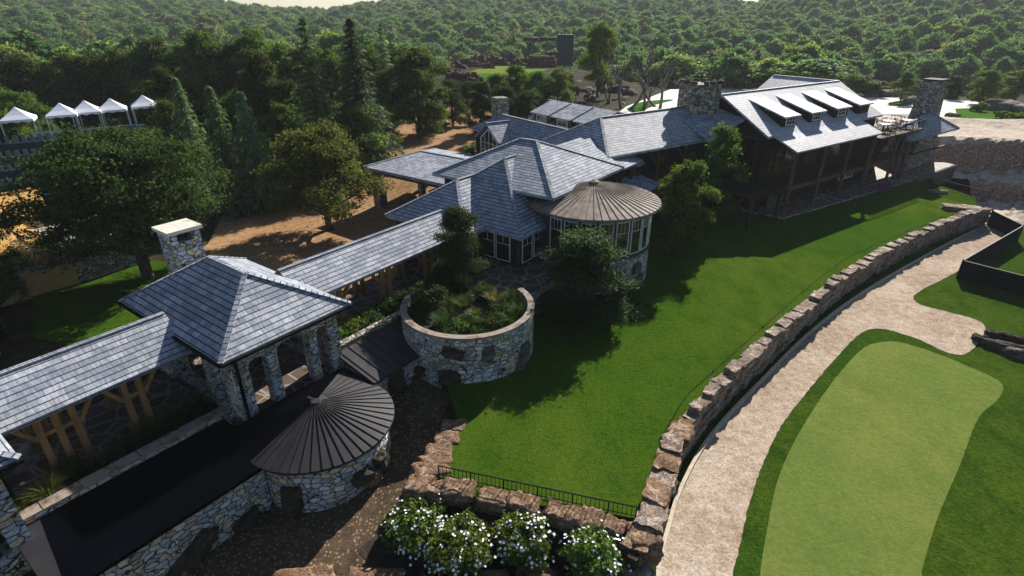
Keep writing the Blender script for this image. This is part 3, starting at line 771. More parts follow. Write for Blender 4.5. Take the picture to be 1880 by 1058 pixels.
for th, up, wd, hh, mat in ((262, 1.62, 1.0, .5, 'dark_boulder'), (290, 1.45, .55, .75, 'grey_rock'), (258, .3, 1.0, .8, 'dark_boulder'), (325, .55, .7, 1.5, 'grey_rock'), (228, .15, .8, .5, 'dark_boulder')):
    t = math.radians(th); rock((PX + (PR + .02) * math.cos(t), PY + (PR + .02) * math.sin(t), up), (wd, .4, hh), t + PI / 2, mat, r, tilt=(0, rnd.uniform(-.4, .4)))
r = thing('stone_terrace', 'flagstone terrace on a rubble wall below the window cottage', 'terrace', FA(22, 17, 0))
mb = MB(); pts = [FA(21.4, 17.0, -.8), FA(22.0, 15.2, -.8), FA(27.0, 15.0, -.8), FA(28, 17.5, -.8), FA(28, 20.4, -.8), FA(21.4, 20.4, -.8)]
mb.extrude(pts, (0, 0, 2.3)); fix(mb.build('wall', 'stone', r))
mb = MB(); mb.extrude([p + Vector((0, 0, 2.303)) for p in pts], (0, 0, .1)); mb.build('paving', 'flagstone', r)

mb = MB(); mb.fbox(FA, 12.6, 21.38, 19.2, 20.72, .2, 1.15); tag(mb.build('planting_strip', 'soil'), kind='structure')
# ------------------------------------------------------------------ window cottage (pyramid roof with a lower wing)
r = thing('window_cottage', 'dark cottage with steep blue slate pyramid roof and white framed windows', 'house', FA(25, 20, 1))
hip_roof(r, FA, 24.09, 33.9, 17.04, 25.88, 3.7, 6.78, 'a', 28.45, 30.0, .16)
wm = MB(); wm.fbox(FA, 24.65, 32.0, 17.6, 25.3, .5, 3.65); wm.build('wall', 'siding', r)
for k in range(2): window(r, FA(24.65, 18.75 + 1.15 * k, 1.75), -nB, -nA, 1.06, 1.62, 2, 1, grid_only_top=True, fw=.055, mun=.025)
window(r, FA(24.65, 21.6, 1.75), -nB, -nA, .9, 1.5, 2, 1, grid_only_top=True, fw=.055, mun=.025)
for k in range(3): window(r, FA(25.45 + 1.2 * k, 17.6, 1.72), nA, -nB, 1.04, 1.62, 2, 1, grid_only_top=True, fw=.055, mun=.025)
cb_ = MB(); cb_.fbox(FA, 24.6, 24.78, 17.55, 17.73, 1.3, 3.6); cb_.build('corner_board', 'blue_trim', r)
wv = [FA(22.39, 19.72, 3.7), FA(27.5, 19.72, 3.7), FA(27.5, 26.33, 3.7), FA(22.39, 26.33, 3.7), FA(25.57, 23.02, 5.76), FA(27.5, 23.02, 5.76)]
roof(r, wv, [(0, 1, 5, 4), (2, 3, 4, 5), (3, 0, 4)], [(0, 4), (3, 4), (4, 5)], .16)
wm = MB(); wm.fbox(FA, 22.9, 24.6, 20.2, 25.9, 0, 3.65); wm.build('wing_wall', 'siding', r)

# ------------------------------------------------------------------ round sunroom
TX, TY = 5.0, 33.5
r = thing('round_sunroom', 'round sunroom with tan ribbed cone roof, tall white windows and stone base', 'sunroom', (TX, TY, -.3))
N = 56; ze, zt, RE, RW = 4.8, 5.85, 4.1, 3.65
v = [Vector((TX, TY, zt))] + [Vector((TX + RE * math.cos(2 * PI * k / N), TY + RE * math.sin(2 * PI * k / N), ze)) for k in range(N)]
mb = MB(); mb.slab(v, [(0, 1 + k, 1 + (k + 1) % N) for k in range(N)], .16); rf = mb.build('roof', 'tan_metal', r)
sm = MB()
for k in range(N):
    p = v[1 + k]; q = v[0]; sm.bar(p + Vector((0, 0, .015)), p.lerp(q, .94 if k % 2 else .8) + Vector((0, 0, .015)), .03, .045)
sm.build('seam', 'tan_metal', rf)
fm = MB(); fm.tube([(TX, TY, zt - .1), (TX, TY, zt + .04), (TX, TY, zt + .16)], [.32, .3, .02], 12); fm.build('finial', 'tan_metal', rf)
wm = MB(); wm.tube([(TX, TY, -1.0), (TX, TY, 2.15)], [RW, RW], 64); w = fix(wm.build('stone_base', 'stone', r))
wm = MB(); wm.tube([(TX, TY, 2.15), (TX, TY, 4.7)], [RW - .1, RW - .1], 64); wm.build('wall', 'blue_trim', r)
sl = MB(); sl.tube([(TX, TY, 2.12), (TX, TY, 2.26)], [RW + .06, RW + .04], 64); sl.build('sill', 'blue_trim', r)
for k, th in enumerate((226.8, 243, 259.2, 275.5, 291.7, 308, 324, 340)):
    t = math.radians(th); n = Vector((math.cos(t), math.sin(t), 0)); u = Vector((-n.y, n.x, 0))
    window(r, Vector((TX, TY, 2.32)) + n * (RW - .11), u, n, .84, 2.1, 3, 1, grid_only_top=True, fw=.045, depth=.07, mun=.014)
for th, up, wd, hh in ((318, .55, .9, 1.0), (312, 1.5, .7, .8), (298, .3, .9, .7)):
    t = math.radians(th); rock((TX + RW * math.cos(t), TY + RW * math.sin(t), up - .2), (wd, .4, hh), t + PI / 2, 'grey_rock', r)

# ------------------------------------------------------------------ hip roofed hall, stepped entry roofs and carport
r = thing('hall', 'long hall with broad hipped slate roof behind the window cottage', 'house', FA(32, 22, 0))
hip_roof(r, FA, 26.63, 35.7, 16.57, 26.17, 5.5, 7.51, 'b', 20.85, 22.18, .18)
wm = MB(); wm.fbox(FA, 27.2, 35.2, 17.2, 25.6, 0, 5.4); wm.build('wall', 'siding', r)
def gable_a(parent, a0, a1, beave, zeave, bridge, zr, bback=None, t=.16):
    bb = bback or 2 * bridge - beave
    v = [FA(a0, beave, zeave), FA(a1, beave, zeave), FA(a1, bb, zeave), FA(a0, bb, zeave), FA(a0, bridge, zr), FA(a1, bridge, zr)]
    roof(parent, v, [(0, 1, 5, 4), (2, 3, 4, 5)], None, t)
r = thing('entry_house', 'entry house with two stepped bright slate roofs right of the hall', 'house', FA(38, 19, 0))
gable_a(r, 31.8, 35.8, 17.04, 5.66, 20.17, 7.1); gable_a(r, 35.8, 38.8, 16.55, 5.38, 20.17, 6.85)
gable_a(r, 38.8, 40.6, 16.95, 4.95, 19.6, 6.0)
wm = MB(); wm.fbox(FA, 35.3, 40.2, 17.6, 22.6, 0, 5.1); wm.build('wall', 'siding', r)
pb = MB()
for a in (36.4, 38.2, 40.1): pb.fbox(FA, a - .1, a + .1, 17.05, 17.25, .3, 4.8)
pb.build('porch_post', 'dark_timber', r)
lr = MB(); lr.slab([FA(36.6, 15.3, 3.6), FA(39.8, 15.3, 3.6), FA(39.8, 17.85, 4.2), FA(36.6, 17.85, 4.2)], [(0, 1, 2, 3)], .12); lr.build('porch_roof', 'slate', r)
r = thing('carport', 'open carport with low slate hip roof standing on square piers', 'carport', FA(34, 32, 0))
hip_roof(r, FA, 30.2, 39.0, 26.3, 37.6, 3.55, 4.4, 'b', 29.2, 35.2, .22)
for a, b in ((30.9, 36.7), (38.2, 36.7), (30.9, 31.6), (38.2, 31.6)):
    mb = MB(); mb.fbox(FA, a - .4, a + .4, b - .4, b + .4, -.4, 1.4); mb.fbox(FA, a - .22, a + .22, b - .22, b + .22, 1.4, 3.38); mb.build('pier', 'stone_brown', r)
mb = MB(); mb.fbox(FA, 30.45, 30.7, 27.2, 37.3, 3.05, 3.32); mb.fbox(FA, 38.4, 38.65, 27.2, 37.3, 3.05, 3.32); mb.build('beam', 'dark_timber', r)

# ------------------------------------------------------------------ gabled wing, dormered wing, long wing
r = thing('gabled_wing', 'dark wing with slate roof and tall gable window facing the sandy courtyard', 'house', FC(31, 42, 2))
v = [FC(29.1, 36, 4.95), FC(29.1, 48.5, 4.95), FC(33.1, 48.5, 4.95), FC(33.1, 36, 4.95), FC(31.1, 36, 6.4), FC(31.1, 46.4, 6.4)]
roof(r, v, [(0, 4, 5, 1), (1, 5, 2), (3, 2, 5, 4)], [(1, 5), (2, 5), (4, 5)], .16)
wm = MB(); wm.fbox(FC, 29.4, 32.8, 35.8, 48.2, .5, 4.9); wm.build('wall', 'siding', r)
gd, gh = 44.1, 2.0
v = [FC(28.0, gd - gh, 4.7), FC(31.0, gd - gh, 4.7), FC(31.0, gd + gh, 4.7), FC(28.0, gd + gh, 4.7), FC(28.0, gd, 6.15), FC(31.1, gd, 6.15)]
roof(r, v, [(0, 1, 5, 4), (3, 4, 5, 2)], [(4, 5)], .14)
gm = MB(); gm.extrude([FC(28.35, gd - gh + .3, .5), FC(28.35, gd + gh - .3, .5), FC(28.35, gd + gh - .3, 4.65), FC(28.35, gd, 5.9), FC(28.35, gd - gh + .3, 4.65)], nC * 1.0); fix(gm.build('gable_wall', 'siding', r))
gw = MB(); fr = [(-1.35, 2.2), (1.35, 2.2), (1.35, 4.65), (0, 5.62), (-1.35, 4.65)]
P = [FC(28.28, gd + d, z) for d, z in fr]
for k in range(5): gw.bar(P[k], P[(k + 1) % 5], .09, .09)
for d in (-.68, 0, .68): gw.bar(FC(28.28, gd + d, 2.2), FC(28.28, gd + d, 5.6 - abs(d) * .72), .05, .05)
for z in (2.9, 3.6, 4.3): gw.bar(FC(28.28, gd - 1.35, z), FC(28.28, gd + 1.35, z), .045, .045)
wf = gw.build('gable_window', 'white_frame', r); pm = MB(); pm.extrude([p + Vector((0, 0, 0)) + nC * .02 for p in P], nC * .03); fix(pm.build('pane', 'glass', wf))
ch = MB(); ch.fbox(FC, 31.0, 32.3, 46.7, 47.8, 2, 7.8); ch.build('chimney', 'stone_brown', r)

r = thing('dormered_wing', 'small wing with three shed dormers in its slate roof behind the gabled wing', 'house', FC(37, 41, 2))
v = [FC(34.2, 33.5, 5.2), FC(34.2, 46.8, 5.2), FC(40.4, 46.8, 5.2), FC(40.4, 33.5, 5.2), FC(37.3, 33.5, 7.2), FC(37.3, 46.8, 7.2)]
roof(r, v, [(0, 4, 5, 1), (3, 2, 5, 4)], [(4, 5)], .16)
wm = MB(); wm.fbox(FC, 34.6, 40, 33.5, 46.4, .5, 5.1); wm.build('wall', 'siding', r)
gw = MB(); gw.extrude([FC(34.6, 46.4, 5.1), FC(40, 46.4, 5.1), FC(37.3, 46.4, 6.95)], nD * .12); fix(gw.build('gable_wall', 'siding', r))
for k in range(3):
    d1 = 45.9 - k * 3.2; d0 = d1 - 2.6
    m_ = MB(); m_.slab([FC(34.4, d0 - .15, 6.35), FC(34.4, d1 + .15, 6.35), FC(37.2, d1 + .15, 7.28), FC(37.2, d0 - .15, 7.28)], [(0, 3, 2, 1)], .12)
    dm = MB(); dm.extrude([FC(34.75, d0, 5.3), FC(37.0, d0, 6.9), FC(37.0, d0, 7.0), FC(34.75, d0, 6.28)], nD * (d1 - d0)); do = fix(dm.build('dormer', 'brown_metal', r)); m_.build('dormer_roof', 'slate', do)
    window(do, FC(34.75, (d0 + d1) / 2, 5.55), -nD, -nC, 1.5, .62, 2, 1, mat='white_frame')

r = thing('long_wing', 'long wing with bright slate roof joining the hall to the main lodge', 'house', FC(36, 31, 0))
v = [FC(28.0, 28.3, 6.02), FC(42.4, 28.3, 6.02), FC(42.4, 35.7, 6.02), FC(28.0, 35.7, 6.02), FC(30.6, 32.0, 8.0), FC(42.4, 32.0, 8.0)]
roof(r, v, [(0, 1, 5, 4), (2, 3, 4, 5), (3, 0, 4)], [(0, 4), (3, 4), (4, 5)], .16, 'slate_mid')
wm = MB(); wm.fbox(FC, 28.6, 42.3, 28.9, 35.1, 0, 5.95); wm.build('wall', 'siding', r)
for c in (33.5, 36.6, 39.5):
    mb = MB(); tile_post(mb, FC, c, 28.5, .3, 5.85, .2); p = mb.build('post', 'dark_timber', r)
    b2 = MB(); b2.bar(FC(c + .1, 28.5, 4.6), FC(c + .9, 28.5, 5.7), .13); b2.bar(FC(c - .1, 28.5, 4.6), FC(c - .9, 28.5, 5.7), .13); b2.build('brace', 'dark_timber', p)
for c in (31.5, 34.4, 37.6): window(r, FC(c, 28.9, 3.2), nC, -nD, 1.3, 1.8, 3, 3, mat='dark_timber')

# ------------------------------------------------------------------ main lodge
L = thing('main_lodge', 'large dark timber lodge with four shed dormers, deep porch and stone chimney', 'lodge', FC(52, 29, 0))
v = [FC(42.45, 25.3, 6.31), FC(61.4, 25.3, 6.31), FC(61.4, 35.1, 6.31), FC(42.45, 35.1, 6.31), FC(42.45, 30.2, 9.0), FC(61.4, 30.2, 9.0)]
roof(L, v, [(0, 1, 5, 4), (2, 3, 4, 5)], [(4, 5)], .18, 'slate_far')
wm = MB()
wm.extrude([FC(42.8, 25.7, -.3), FC(42.8, 34.7, -.3), FC(42.8, 34.7, 6.3), FC(42.8, 30.2, 8.75), FC(42.8, 25.7, 6.3)], nC * 18.3); fix(wm.build('wall', 'siding', L))
rv = [FC(49, 30.2, 7.4), FC(61.4, 30.2, 9.0)]
# cross gable at the back right
v = [FC(56.6, 30.5, 6.7), FC(66.2, 30.5, 6.7), FC(66.2, 37.4, 6.7), FC(56.6, 37.4, 6.7), FC(61.4, 30.3, 8.98), FC(61.4, 37.4, 9.0)]
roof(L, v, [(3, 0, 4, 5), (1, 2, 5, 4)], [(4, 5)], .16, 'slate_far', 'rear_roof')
bw = MB(); bw.fbox(FC, 57.4, 65.4, 34.75, 37.0, 0, 6.6); bw.build('rear_wall', 'siding', L)
rzf = lambda d: 6.31 + (d - 25.3) * .549
cs = [(45.1, 47.35), (49.1, 51.4), (53.2, 55.75), (57.2, 59.7)]
for k, (c0, c1) in enumerate(cs):
    zt_ = 7.5; zb = rzf(25.95) - .05
    dm = MB(); dm.extrude([FC(c0 + .1, 25.95, zb - .2), FC(c0 + .1, 25.95, zt_ - .1), FC(c0 + .1, 29.0, 8.3), FC(c0 + .1, 29.0, 8.0)], nC * (c1 - c0 - .2)); do = fix(dm.build('dormer', 'siding', L))
    m_ = MB(); m_.slab([FC(c0 - .05, 25.7, zt_), FC(c1 + .05, 25.7, zt_), FC(c1 + .05, 29.4, 8.56), FC(c0 - .05, 29.4, 8.56)], [(0, 1, 2, 3)], .12); m_.build('dormer_roof', 'slate_far', do)
    if k < 3: window(do, FC((c0 + c1) / 2 + .1, 25.95, zb + .12), nC, -nD, 1.35, .72, 3, 2)
    else: window(do, FC((c0 + c1) / 2, 25.95, zb - .1), nC, -nD, 1.2, .95, 2, 1, mat='dark_timber')
eb = MB(); eb.fbox(FC, 61.12, 66.1, 26.62, 34.7, 0, 4.64); eb.build('sun_block_wall', 'siding', L)  # added block that keeps sun off the terrace floor and lawn
# porch
v = [FC(43.2, 23.1, 5.4), FC(57.0, 23.1, 5.4), FC(57.0, 25.66, 6.45), FC(43.2, 25.66, 6.45)]
mb = MB(); mb.slab(v, [(0, 1, 2, 3)], .13); mb.build('porch_roof', 'slate_far', L)
for c in (43.9, 48.3, 52.4, 56.7, 61.6, 63.0):
    top = 5.25 if c < 57 else 4.62
    mb = MB(); tile_post(mb, FC, c, 23.5, .1, top, .21); mb.build('post', 'post_timber', L)
mb = MB(); mb.fbox(FC, 43.78, 66.4, 23.62, 23.9, 2.0, 2.3); mb.build('floor_beam', 'post_timber', L)
mb = MB(); mb.fbox(FC, 43.0, 57.0, 23.42, 23.58, 5.08, 5.24); mb.build('eave_beam', 'dark_timber', L)
mb = MB(); mb.fbox(FC, 43.6, 66.0, 23.92, 25.68, 2.05, 2.25); mb.build('porch_deck', 'dark_timber', L)
mb = MB(); mb.fbox(FC, 43.6, 45.9, 24.9, 25.0, .15, 2.0); mb.build('board_fence', 'boards', L)
for c in (44.9, 47.0, 50.3, 54.4): window(L, FC(c, 25.7, 3.1), nC, -nD, 1.8, 2.0, 4, 3, mat='boards', mun=.05)
for c in (57.2, 58.6): window(L, FC(c, 25.7, .5), nC, -nD, 1.2, 1.2, 3, 2, mat='white_frame')
gf = window(L, FC(42.8, 28.4, 3.0), -nD, -nC, 4.2, 3.0, 4, 3, mat='dark_timber', fw=.12, mun=.07)
# left shed roof and great chimney
mb = MB(); mb.slab([FC(38.3, 27.7, 6.06), FC(42.6, 27.7, 7.35), FC(42.6, 31.5, 8.1), FC(38.3, 30.5, 7.2)], [(0, 1, 2, 3)], .14); mb.build('side_roof', 'slate', L)
ch = MB(); cpts = [(39.9, 31.2), (40.6, 30.2), (42.1, 30.0), (42.4, 31.0), (42.3, 32.6), (40.4, 33.0)]
ch.extrude([FC(c, d, 5) for c, d in cpts], (0, 0, 4.85)); chim = fix(ch.build('chimney', 'stone_brown', L))
for k, (c, d) in enumerate([(40.0, 31.2), (40.6, 30.4), (41.3, 30.3), (42.1, 30.2), (42.3, 31.0), (42.2, 31.9), (42.1, 32.6), (41.3, 32.7), (40.5, 32.8), (40.2, 32.0)]):
    rock(FC(c, d, 9.95), (.6, .42, .3 + .12 * (k % 2)), k, 'grey_rock', chim, sub=2, name='cap_stone')
# terrace
T = thing('lodge_terrace', 'flagstone terrace along the foot of the lodge porch', 'terrace', FC(54, 24, 0))
tp = wobble([FC(c, d, 0)[:2] for c, d in ((42.4, 25.6), (43.1, 23.0), (52.6, 22.6), (66, 22.2), (75.2, 22.4), (75.4, 28.5), (42.4, 28.5))], .12, .5)
mb = MB(); mb.extrude([(p[0], p[1], -1.4) for p in tp], (0, 0, 1.5)); fix(mb.build('wall', 'stone', T))
mb = MB(); mb.extrude([(p[0], p[1], .103) for p in tp], (0, 0, .06)); fix(mb.build('paving', 'flagstone', T))
mb = MB(); mb.extrude([FC(64.3, 22.05, -1.6), FC(75.35, 22.25, -1.6), FC(75.35, 22.38, -1.6), FC(64.3, 22.18, -1.6)], (0, 0, 1.7)); mb.build('retaining_panel', 'concrete', T)
# balcony over the right end of the porch
mb = MB(); mb.fbox(FC, 57.3, 66.2, 23.2, 26.6, 4.66, 4.86); bal = mb.build('balcony', 'dark_timber', L)
rb = MB(); rb.fbox(FC, 57.3, 66.2, 23.22, 23.27, 5.66, 5.72); rb.fbox(FC, 66.12, 66.17, 23.3, 26.6, 5.66, 5.72)
k = 57.4
while k < 66.1: rb.fbox(FC, k - .014, k + .014, 23.23, 23.26, 4.86, 5.66); k += .3
k = 23.4
while k < 26.6: rb.fbox(FC, 66.13, 66.16, k - .014, k + .014, 4.86, 5.66); k += .3
rb.build('railing', 'black_iron', bal)
# dark pergola in the shade left of the porch
P_ = thing('pergola', 'dark timber pergola in the shade left of the lodge porch', 'pergola', FC(40, 24, 0))
for c, d in ((38.4, 23.2), (38.4, 26.6), (42.2, 23.2), (42.2, 26.6)):
    mb = MB(); tile_post(mb, FC, c, d, -.3, 2.3, .2); mb.build('post', 'brown_metal', P_)
mb = MB()
for d in (23.2, 26.6): mb.fbox(FC, 38.0, 42.6, d - .09, d + .09, 2.3, 2.5)
mb.build('beam', 'brown_metal', P_)
mb = MB(); k = 38.2
while k < 42.6: mb.fbox(FC, k - .05, k + .05, 22.7, 27.1, 2.5, 2.66); k += .5
mb.build('rafter', 'brown_metal', P_)
# fireplace pavilion at the end of the terrace
F_ = thing('fireplace_pavilion', 'small pavilion with slate roof and tall tapering stone chimney at the terrace end', 'pavilion', FC(69, 25, 0))
v = [FC(63.2, 22.9, 4.05), FC(74.6, 22.9, 4.05), FC(74.6, 27.0, 4.05), FC(63.2, 27.0, 4.05), FC(63.3, 24.6, 4.9), FC(71.6, 24.9, 5.65)]
roof(F_, v, [(0, 1, 5, 4), (1, 2, 5), (2, 3, 4, 5), (3, 0, 4)], [(1, 5), (4, 5)], .15)
for c, d in ((64.2, 23.4), (64.2, 26.5)):
    mb = MB(); tile_post(mb, FC, c, d, .1, 3.9, .24); mb.build('post', 'post_timber', F_)
mb = MB(); mb.fbox(FC, 64.1, 73.6, 23.35, 23.55, 2.1, 2.3); mb.build('beam', 'dark_timber', F_)
mb = MB(); mb.fbox(FC, 66.2, 73.6, 24.8, 25.0, 2.3, 3.9); mb.build('back_wall', 'siding', F_)
ch = MB()
def frust(mb, F, q0, q1):
    (a0, a1, b0, b1, z0), (c0, c1, d0, d1, z1) = q0, q1
    lo = [F(a0, b0, z0), F(a1, b0, z0), F(a1, b1, z0), F(a0, b1, z0)]; hi = [F(c0, d0, z1), F(c1, d0, z1), F(c1, d1, z1), F(c0, d1, z1)]
    mb.poly(lo[::-1]); mb.poly(hi)
    for k in range(4): mb.poly([lo[k], lo[(k + 1) % 4], hi[(k + 1) % 4], hi[k]])
frust(ch, FC, (67.5, 74.9, 24.3, 27.6, .1), (70.5, 74.3, 24.7, 27.2, 3.9)); frust(ch, FC, (71.4, 74.3, 24.9, 27.0, 3.9), (72.3, 74.2, 25.2, 26.8, 8.7)); fix(ch.build('chimney', 'stone_brown', F_))
mb = MB(); mb.fbox(FC, 72.2, 74.3, 25.1, 26.9, 8.702, 8.85); mb.build('chimney_cap', 'black_iron', F_)
# ------------------------------------------------------------------ retaining wall with cap stones
def stone_block(mb, c, t, n, L, W, Hh, seed, amp=.05):
    """irregular quarried block; c centre, t along, n across"""
    t = Vector(t); n = Vector(n); z = Vector((0, 0, 1)); bm = bmesh.new(); bmesh.ops.create_cube(bm, size=1)
    bmesh.ops.subdivide_edges(bm, edges=bm.edges[:], cuts=3, use_grid_fill=True)
    base = len(mb.v); sh = (rnd.uniform(-.12, .12), rnd.uniform(-.12, .12), rnd.uniform(-.2, .2))
    for v in bm.verts:
        p = v.co.copy(); r = p.normalized() * .64; p = p.lerp(r, .10)
        q = Vector((p.x * 3 + seed * 3.1, p.y * 3 + seed, p.z * 3 + seed * 1.7))
        p += Vector((noise.noise(q), noise.noise(q + Vector((7, 3, 1))), noise.noise(q + Vector((1, 9, 4))))) * amp * 1.5
        p += Vector((noise.noise(q * 2.7), noise.noise(q * 2.7 + Vector((7, 3, 1))), noise.noise(q * 2.7 + Vector((1, 9, 4))))) * amp * .9
        p.x += sh[0] * p.y; p.z += sh[2] * p.x * .6 + sh[1] * p.y * .6
        mb.v.append(tuple(Vector(c) + t * p.x * L + n * p.y * W + z * p.z * Hh))
    bm.verts.index_update()
    for f in bm.faces: mb.f.append(tuple(base + v.index for v in f.verts)); mb.uv.append(None)
    bm.free()
W_ = thing('retaining_wall', 'long curving dry stone retaining wall with rough cap stones beside the gravel path', 'wall', (*WALL[4], 0))
cum = [0]
for i in range(1, len(WALLC)): cum.append(cum[-1] + math.dist(WALLC[i], WALLC[i - 1]))
def wall_at(s):
    s = max(0, min(cum[-1] - 1e-3, s)); i = max(k for k in range(0, len(cum) - 1) if cum[k] <= s)
    f = (s - cum[i]) / (cum[i + 1] - cum[i]); p = Vector((*WALLC[i], 0)).lerp(Vector((*WALLC[i + 1], 0)), f)
    t = (Vector((*WALLC[i + 1], 0)) - Vector((*WALLC[i], 0))).normalized(); return p, t, Vector((t.y, -t.x, 0))
s = .3; k = 0; body = MB(); ncap = 0
while s < cum[-1]:
    near = s < 6
    Ls = rnd.uniform(.75, 1.15) if near else rnd.uniform(.5, .95)
    p, t, n = wall_at(s + Ls / 2); hh = rnd.uniform(.26, .42) * (1.35 if near else 1); zc = .20 + rnd.uniform(-.12, .14)
    th = rnd.uniform(-.14, .14); t2 = (t + n * th).normalized(); n2 = Vector((t2.y, -t2.x, 0))
    mb = MB(); stone_block(mb, p + n * (.22 + rnd.uniform(-.07, .07)) + Vector((0, 0, zc - hh / 2)), t2, n2, Ls * 1.02, rnd.uniform(.5, .72) * (1.3 if near else 1), hh * .85, k, .085); mb.build('cap_stone', 'sandstone' if s < 7 and rnd.random() < .6 else 'wall_rock', W_); k += 1; ncap += 1
    s += Ls
for row, (z0, z1) in enumerate(((-.52, -.08), (-.92, -.5), (-1.45, -.9))):
    s = .2 + row * .2
    while s < cum[-1]:
        Ls = rnd.uniform(.4, .95); p, t, n = wall_at(s + Ls / 2); hz = (z1 - z0)
        stone_block(body, p + n * (.24 + .03 * row + rnd.uniform(-.05, .05)) + Vector((0, 0, (z0 + z1) / 2 + rnd.uniform(-.03, .03))), t, n, Ls * .99, .46, hz * 1.0, k, .10); k += 1; s += Ls
body.build('stonework', 'wall_rock', W_)
bk = MB()
for i in range(0, len(WALLC) - 2, 2):
    p, q = Vector((*WALLC[i], -1.5)), Vector((*WALLC[i + 2], -1.5)); n = Vector(((q - p).y, -(q - p).x, 0)).normalized()
    bk.extrude([p + n * .05, q + n * .05, q + n * .36, p + n * .36], (0, 0, 1.45))
bk.build('backing', 'dark_boulder', W_)
# thin black cable on the lawn
cab = smooth_px([(1212, 806), (1260, 727), (1300, 690), (1400, 600), (1480, 530), (1545, 480), (1600, 452), (1735, 396)], .05)
cab = catmull(pxs([(1212, 806), (1260, 727), (1300, 690), (1400, 600), (1480, 530), (1545, 480), (1600, 452), (1735, 396)], .05), .6)
mb = MB(); mb.tube([(x, y, .06) for x, y in cab], [.012] * len(cab), 5)
for i in range(0, len(cab), 9): mb.tube([(cab[i][0], cab[i][1], -.02), (cab[i][0], cab[i][1], .12)], [.02, .02], 5)
tag(mb.build('cable', 'black_iron'), 'thin black cable running over the lawn along the retaining wall', 'cable')

# ------------------------------------------------------------------ boulders around the flower bed
steps = [((833, 783), .95, .75), ((820, 806), .95, .8), ((806, 829), 1.0, .8), ((800, 846), 1.15, .7), ((792, 862), 1.3, .85)]
words = ['first', 'second', 'third', 'fourth', 'fifth', 'sixth', 'seventh', 'eighth', 'ninth', 'tenth']
for k, (p, w, d) in enumerate(steps):
    x, y = at(*p, -.05); rock((x, y, -.2), (w * 1.1, d, .55), rnd.uniform(-.3, .3), 'sandstone', None, f'{words[k]} flat sandstone boulder from the top of the short row left of the lawn', 'boulder', 'sandstone boulders edging the lawn', square=.75, rough=.16, layer=.03)
row = [(770, 888, 1.0), (797, 896, .55), (842, 896, 1.25), (906, 912, 1.15), (962, 922, 1.2), (1033, 938, 1.25), (1088, 952, .8), (1126, 962, .75)]
lab = ['sandstone boulder at the far left end of the row below the black railing'] + [f'{words[k]} sandstone boulder from the left in the row below the black railing' for k in range(1, 7)] + ['reddish sandstone boulder at the right end of the row below the black railing']
for k, (px, py, w) in enumerate(row):
    x, y = at(px, py, .0); rock((x, y, -.22 + rnd.uniform(-.05, .05)), (w * 1.0, rnd.uniform(.75, .95), .6), math.radians(-17) + rnd.uniform(-.14, .14), 'sandstone', None, lab[k], 'boulder', 'sandstone boulders edging the lawn', tilt=(rnd.uniform(-.08, .08), rnd.uniform(-.06, .06)), square=.78, rough=.2, layer=.03)
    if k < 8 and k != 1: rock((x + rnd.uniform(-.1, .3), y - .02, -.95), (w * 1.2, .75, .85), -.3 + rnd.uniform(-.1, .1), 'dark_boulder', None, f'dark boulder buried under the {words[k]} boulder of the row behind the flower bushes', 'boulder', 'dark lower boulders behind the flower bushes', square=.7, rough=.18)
x, y = at(880, 925, -.5); rock((x, y - .1, -.75), (.8, .6, 1.0), .4, 'dark_boulder', None, 'pointed brown boulder leaning against the row behind the flower bushes', square=.2, rough=.3)
x, y = at(895, 950, -.9); rock((x + .1, y, -.95), (.6, .5, .7), .2, 'grey_rock', None, 'small grey boulder below the pointed one behind the flower bushes', square=.3, rough=.3)
x, y = at(1183, 975, .1); rock((x, y, -.45), (1.05, 1.05, 1.15), .1, 'sandstone', None, 'big square sandstone boulder at the corner where wall and boulder row meet', square=.8, rough=.14, layer=.03)
x, y = at(1165, 1035, -.6); rock((x, y, -1.0), (1.0, 1.2, .95), .2, 'wall_rock', None, 'grey boulder in front of the big square corner boulder', square=.75, rough=.2)
low = [(560, 1046, 1.9, 'long flat sandstone boulder at the bottom edge in front of the gravel yard'), (690, 1048, 1.8, 'flat sandstone boulder at the bottom edge left of the flower bushes'), (800, 1062, 1.0, 'dark boulder at the bottom edge under the second flower bush'), (905, 1055, 1.0, 'tan boulder at the bottom edge between second and third flower bush'), (990, 1048, 1.35, 'wide tan boulder at the bottom edge under the third flower bush'), (1085, 1075, 1.2, 'boulder at the bottom edge under the rightmost flower bush')]
for px, py, w, lb in low:
    x, y = at(px, py, -.95); rock((x, y - .35, -1.2), (w, .9, .75), rnd.uniform(-.25, .15), 'sandstone', None, lb, 'boulder', 'boulders along the bottom edge', square=.7, rough=.18, layer=.03)
x, y = at(330, 1050, -1.2); rock((x, y, -1.2), (.5, .4, .4), .3, 'sandstone', None, 'small lone tan stone on the gravel yard at the bottom edge')
for px, py, w, d, h, lb in ((445, 918, 1.0, .7, .6, 'dark round boulder at the left foot of the round stone room'), (676, 873, 1.2, .8, .7, 'dark flat boulder on the gravel at the right foot of the round stone room'), (762, 690, 1.0, .6, .35, 'low dark boulder between the annex and the round planter')):
    x, y = on_ground(px, py)[:2]; rock((x, y, ground_z(x, y) + h * .2), (w, d, h), rnd.uniform(0, 2), 'dark_boulder', None, lb, square=.4)
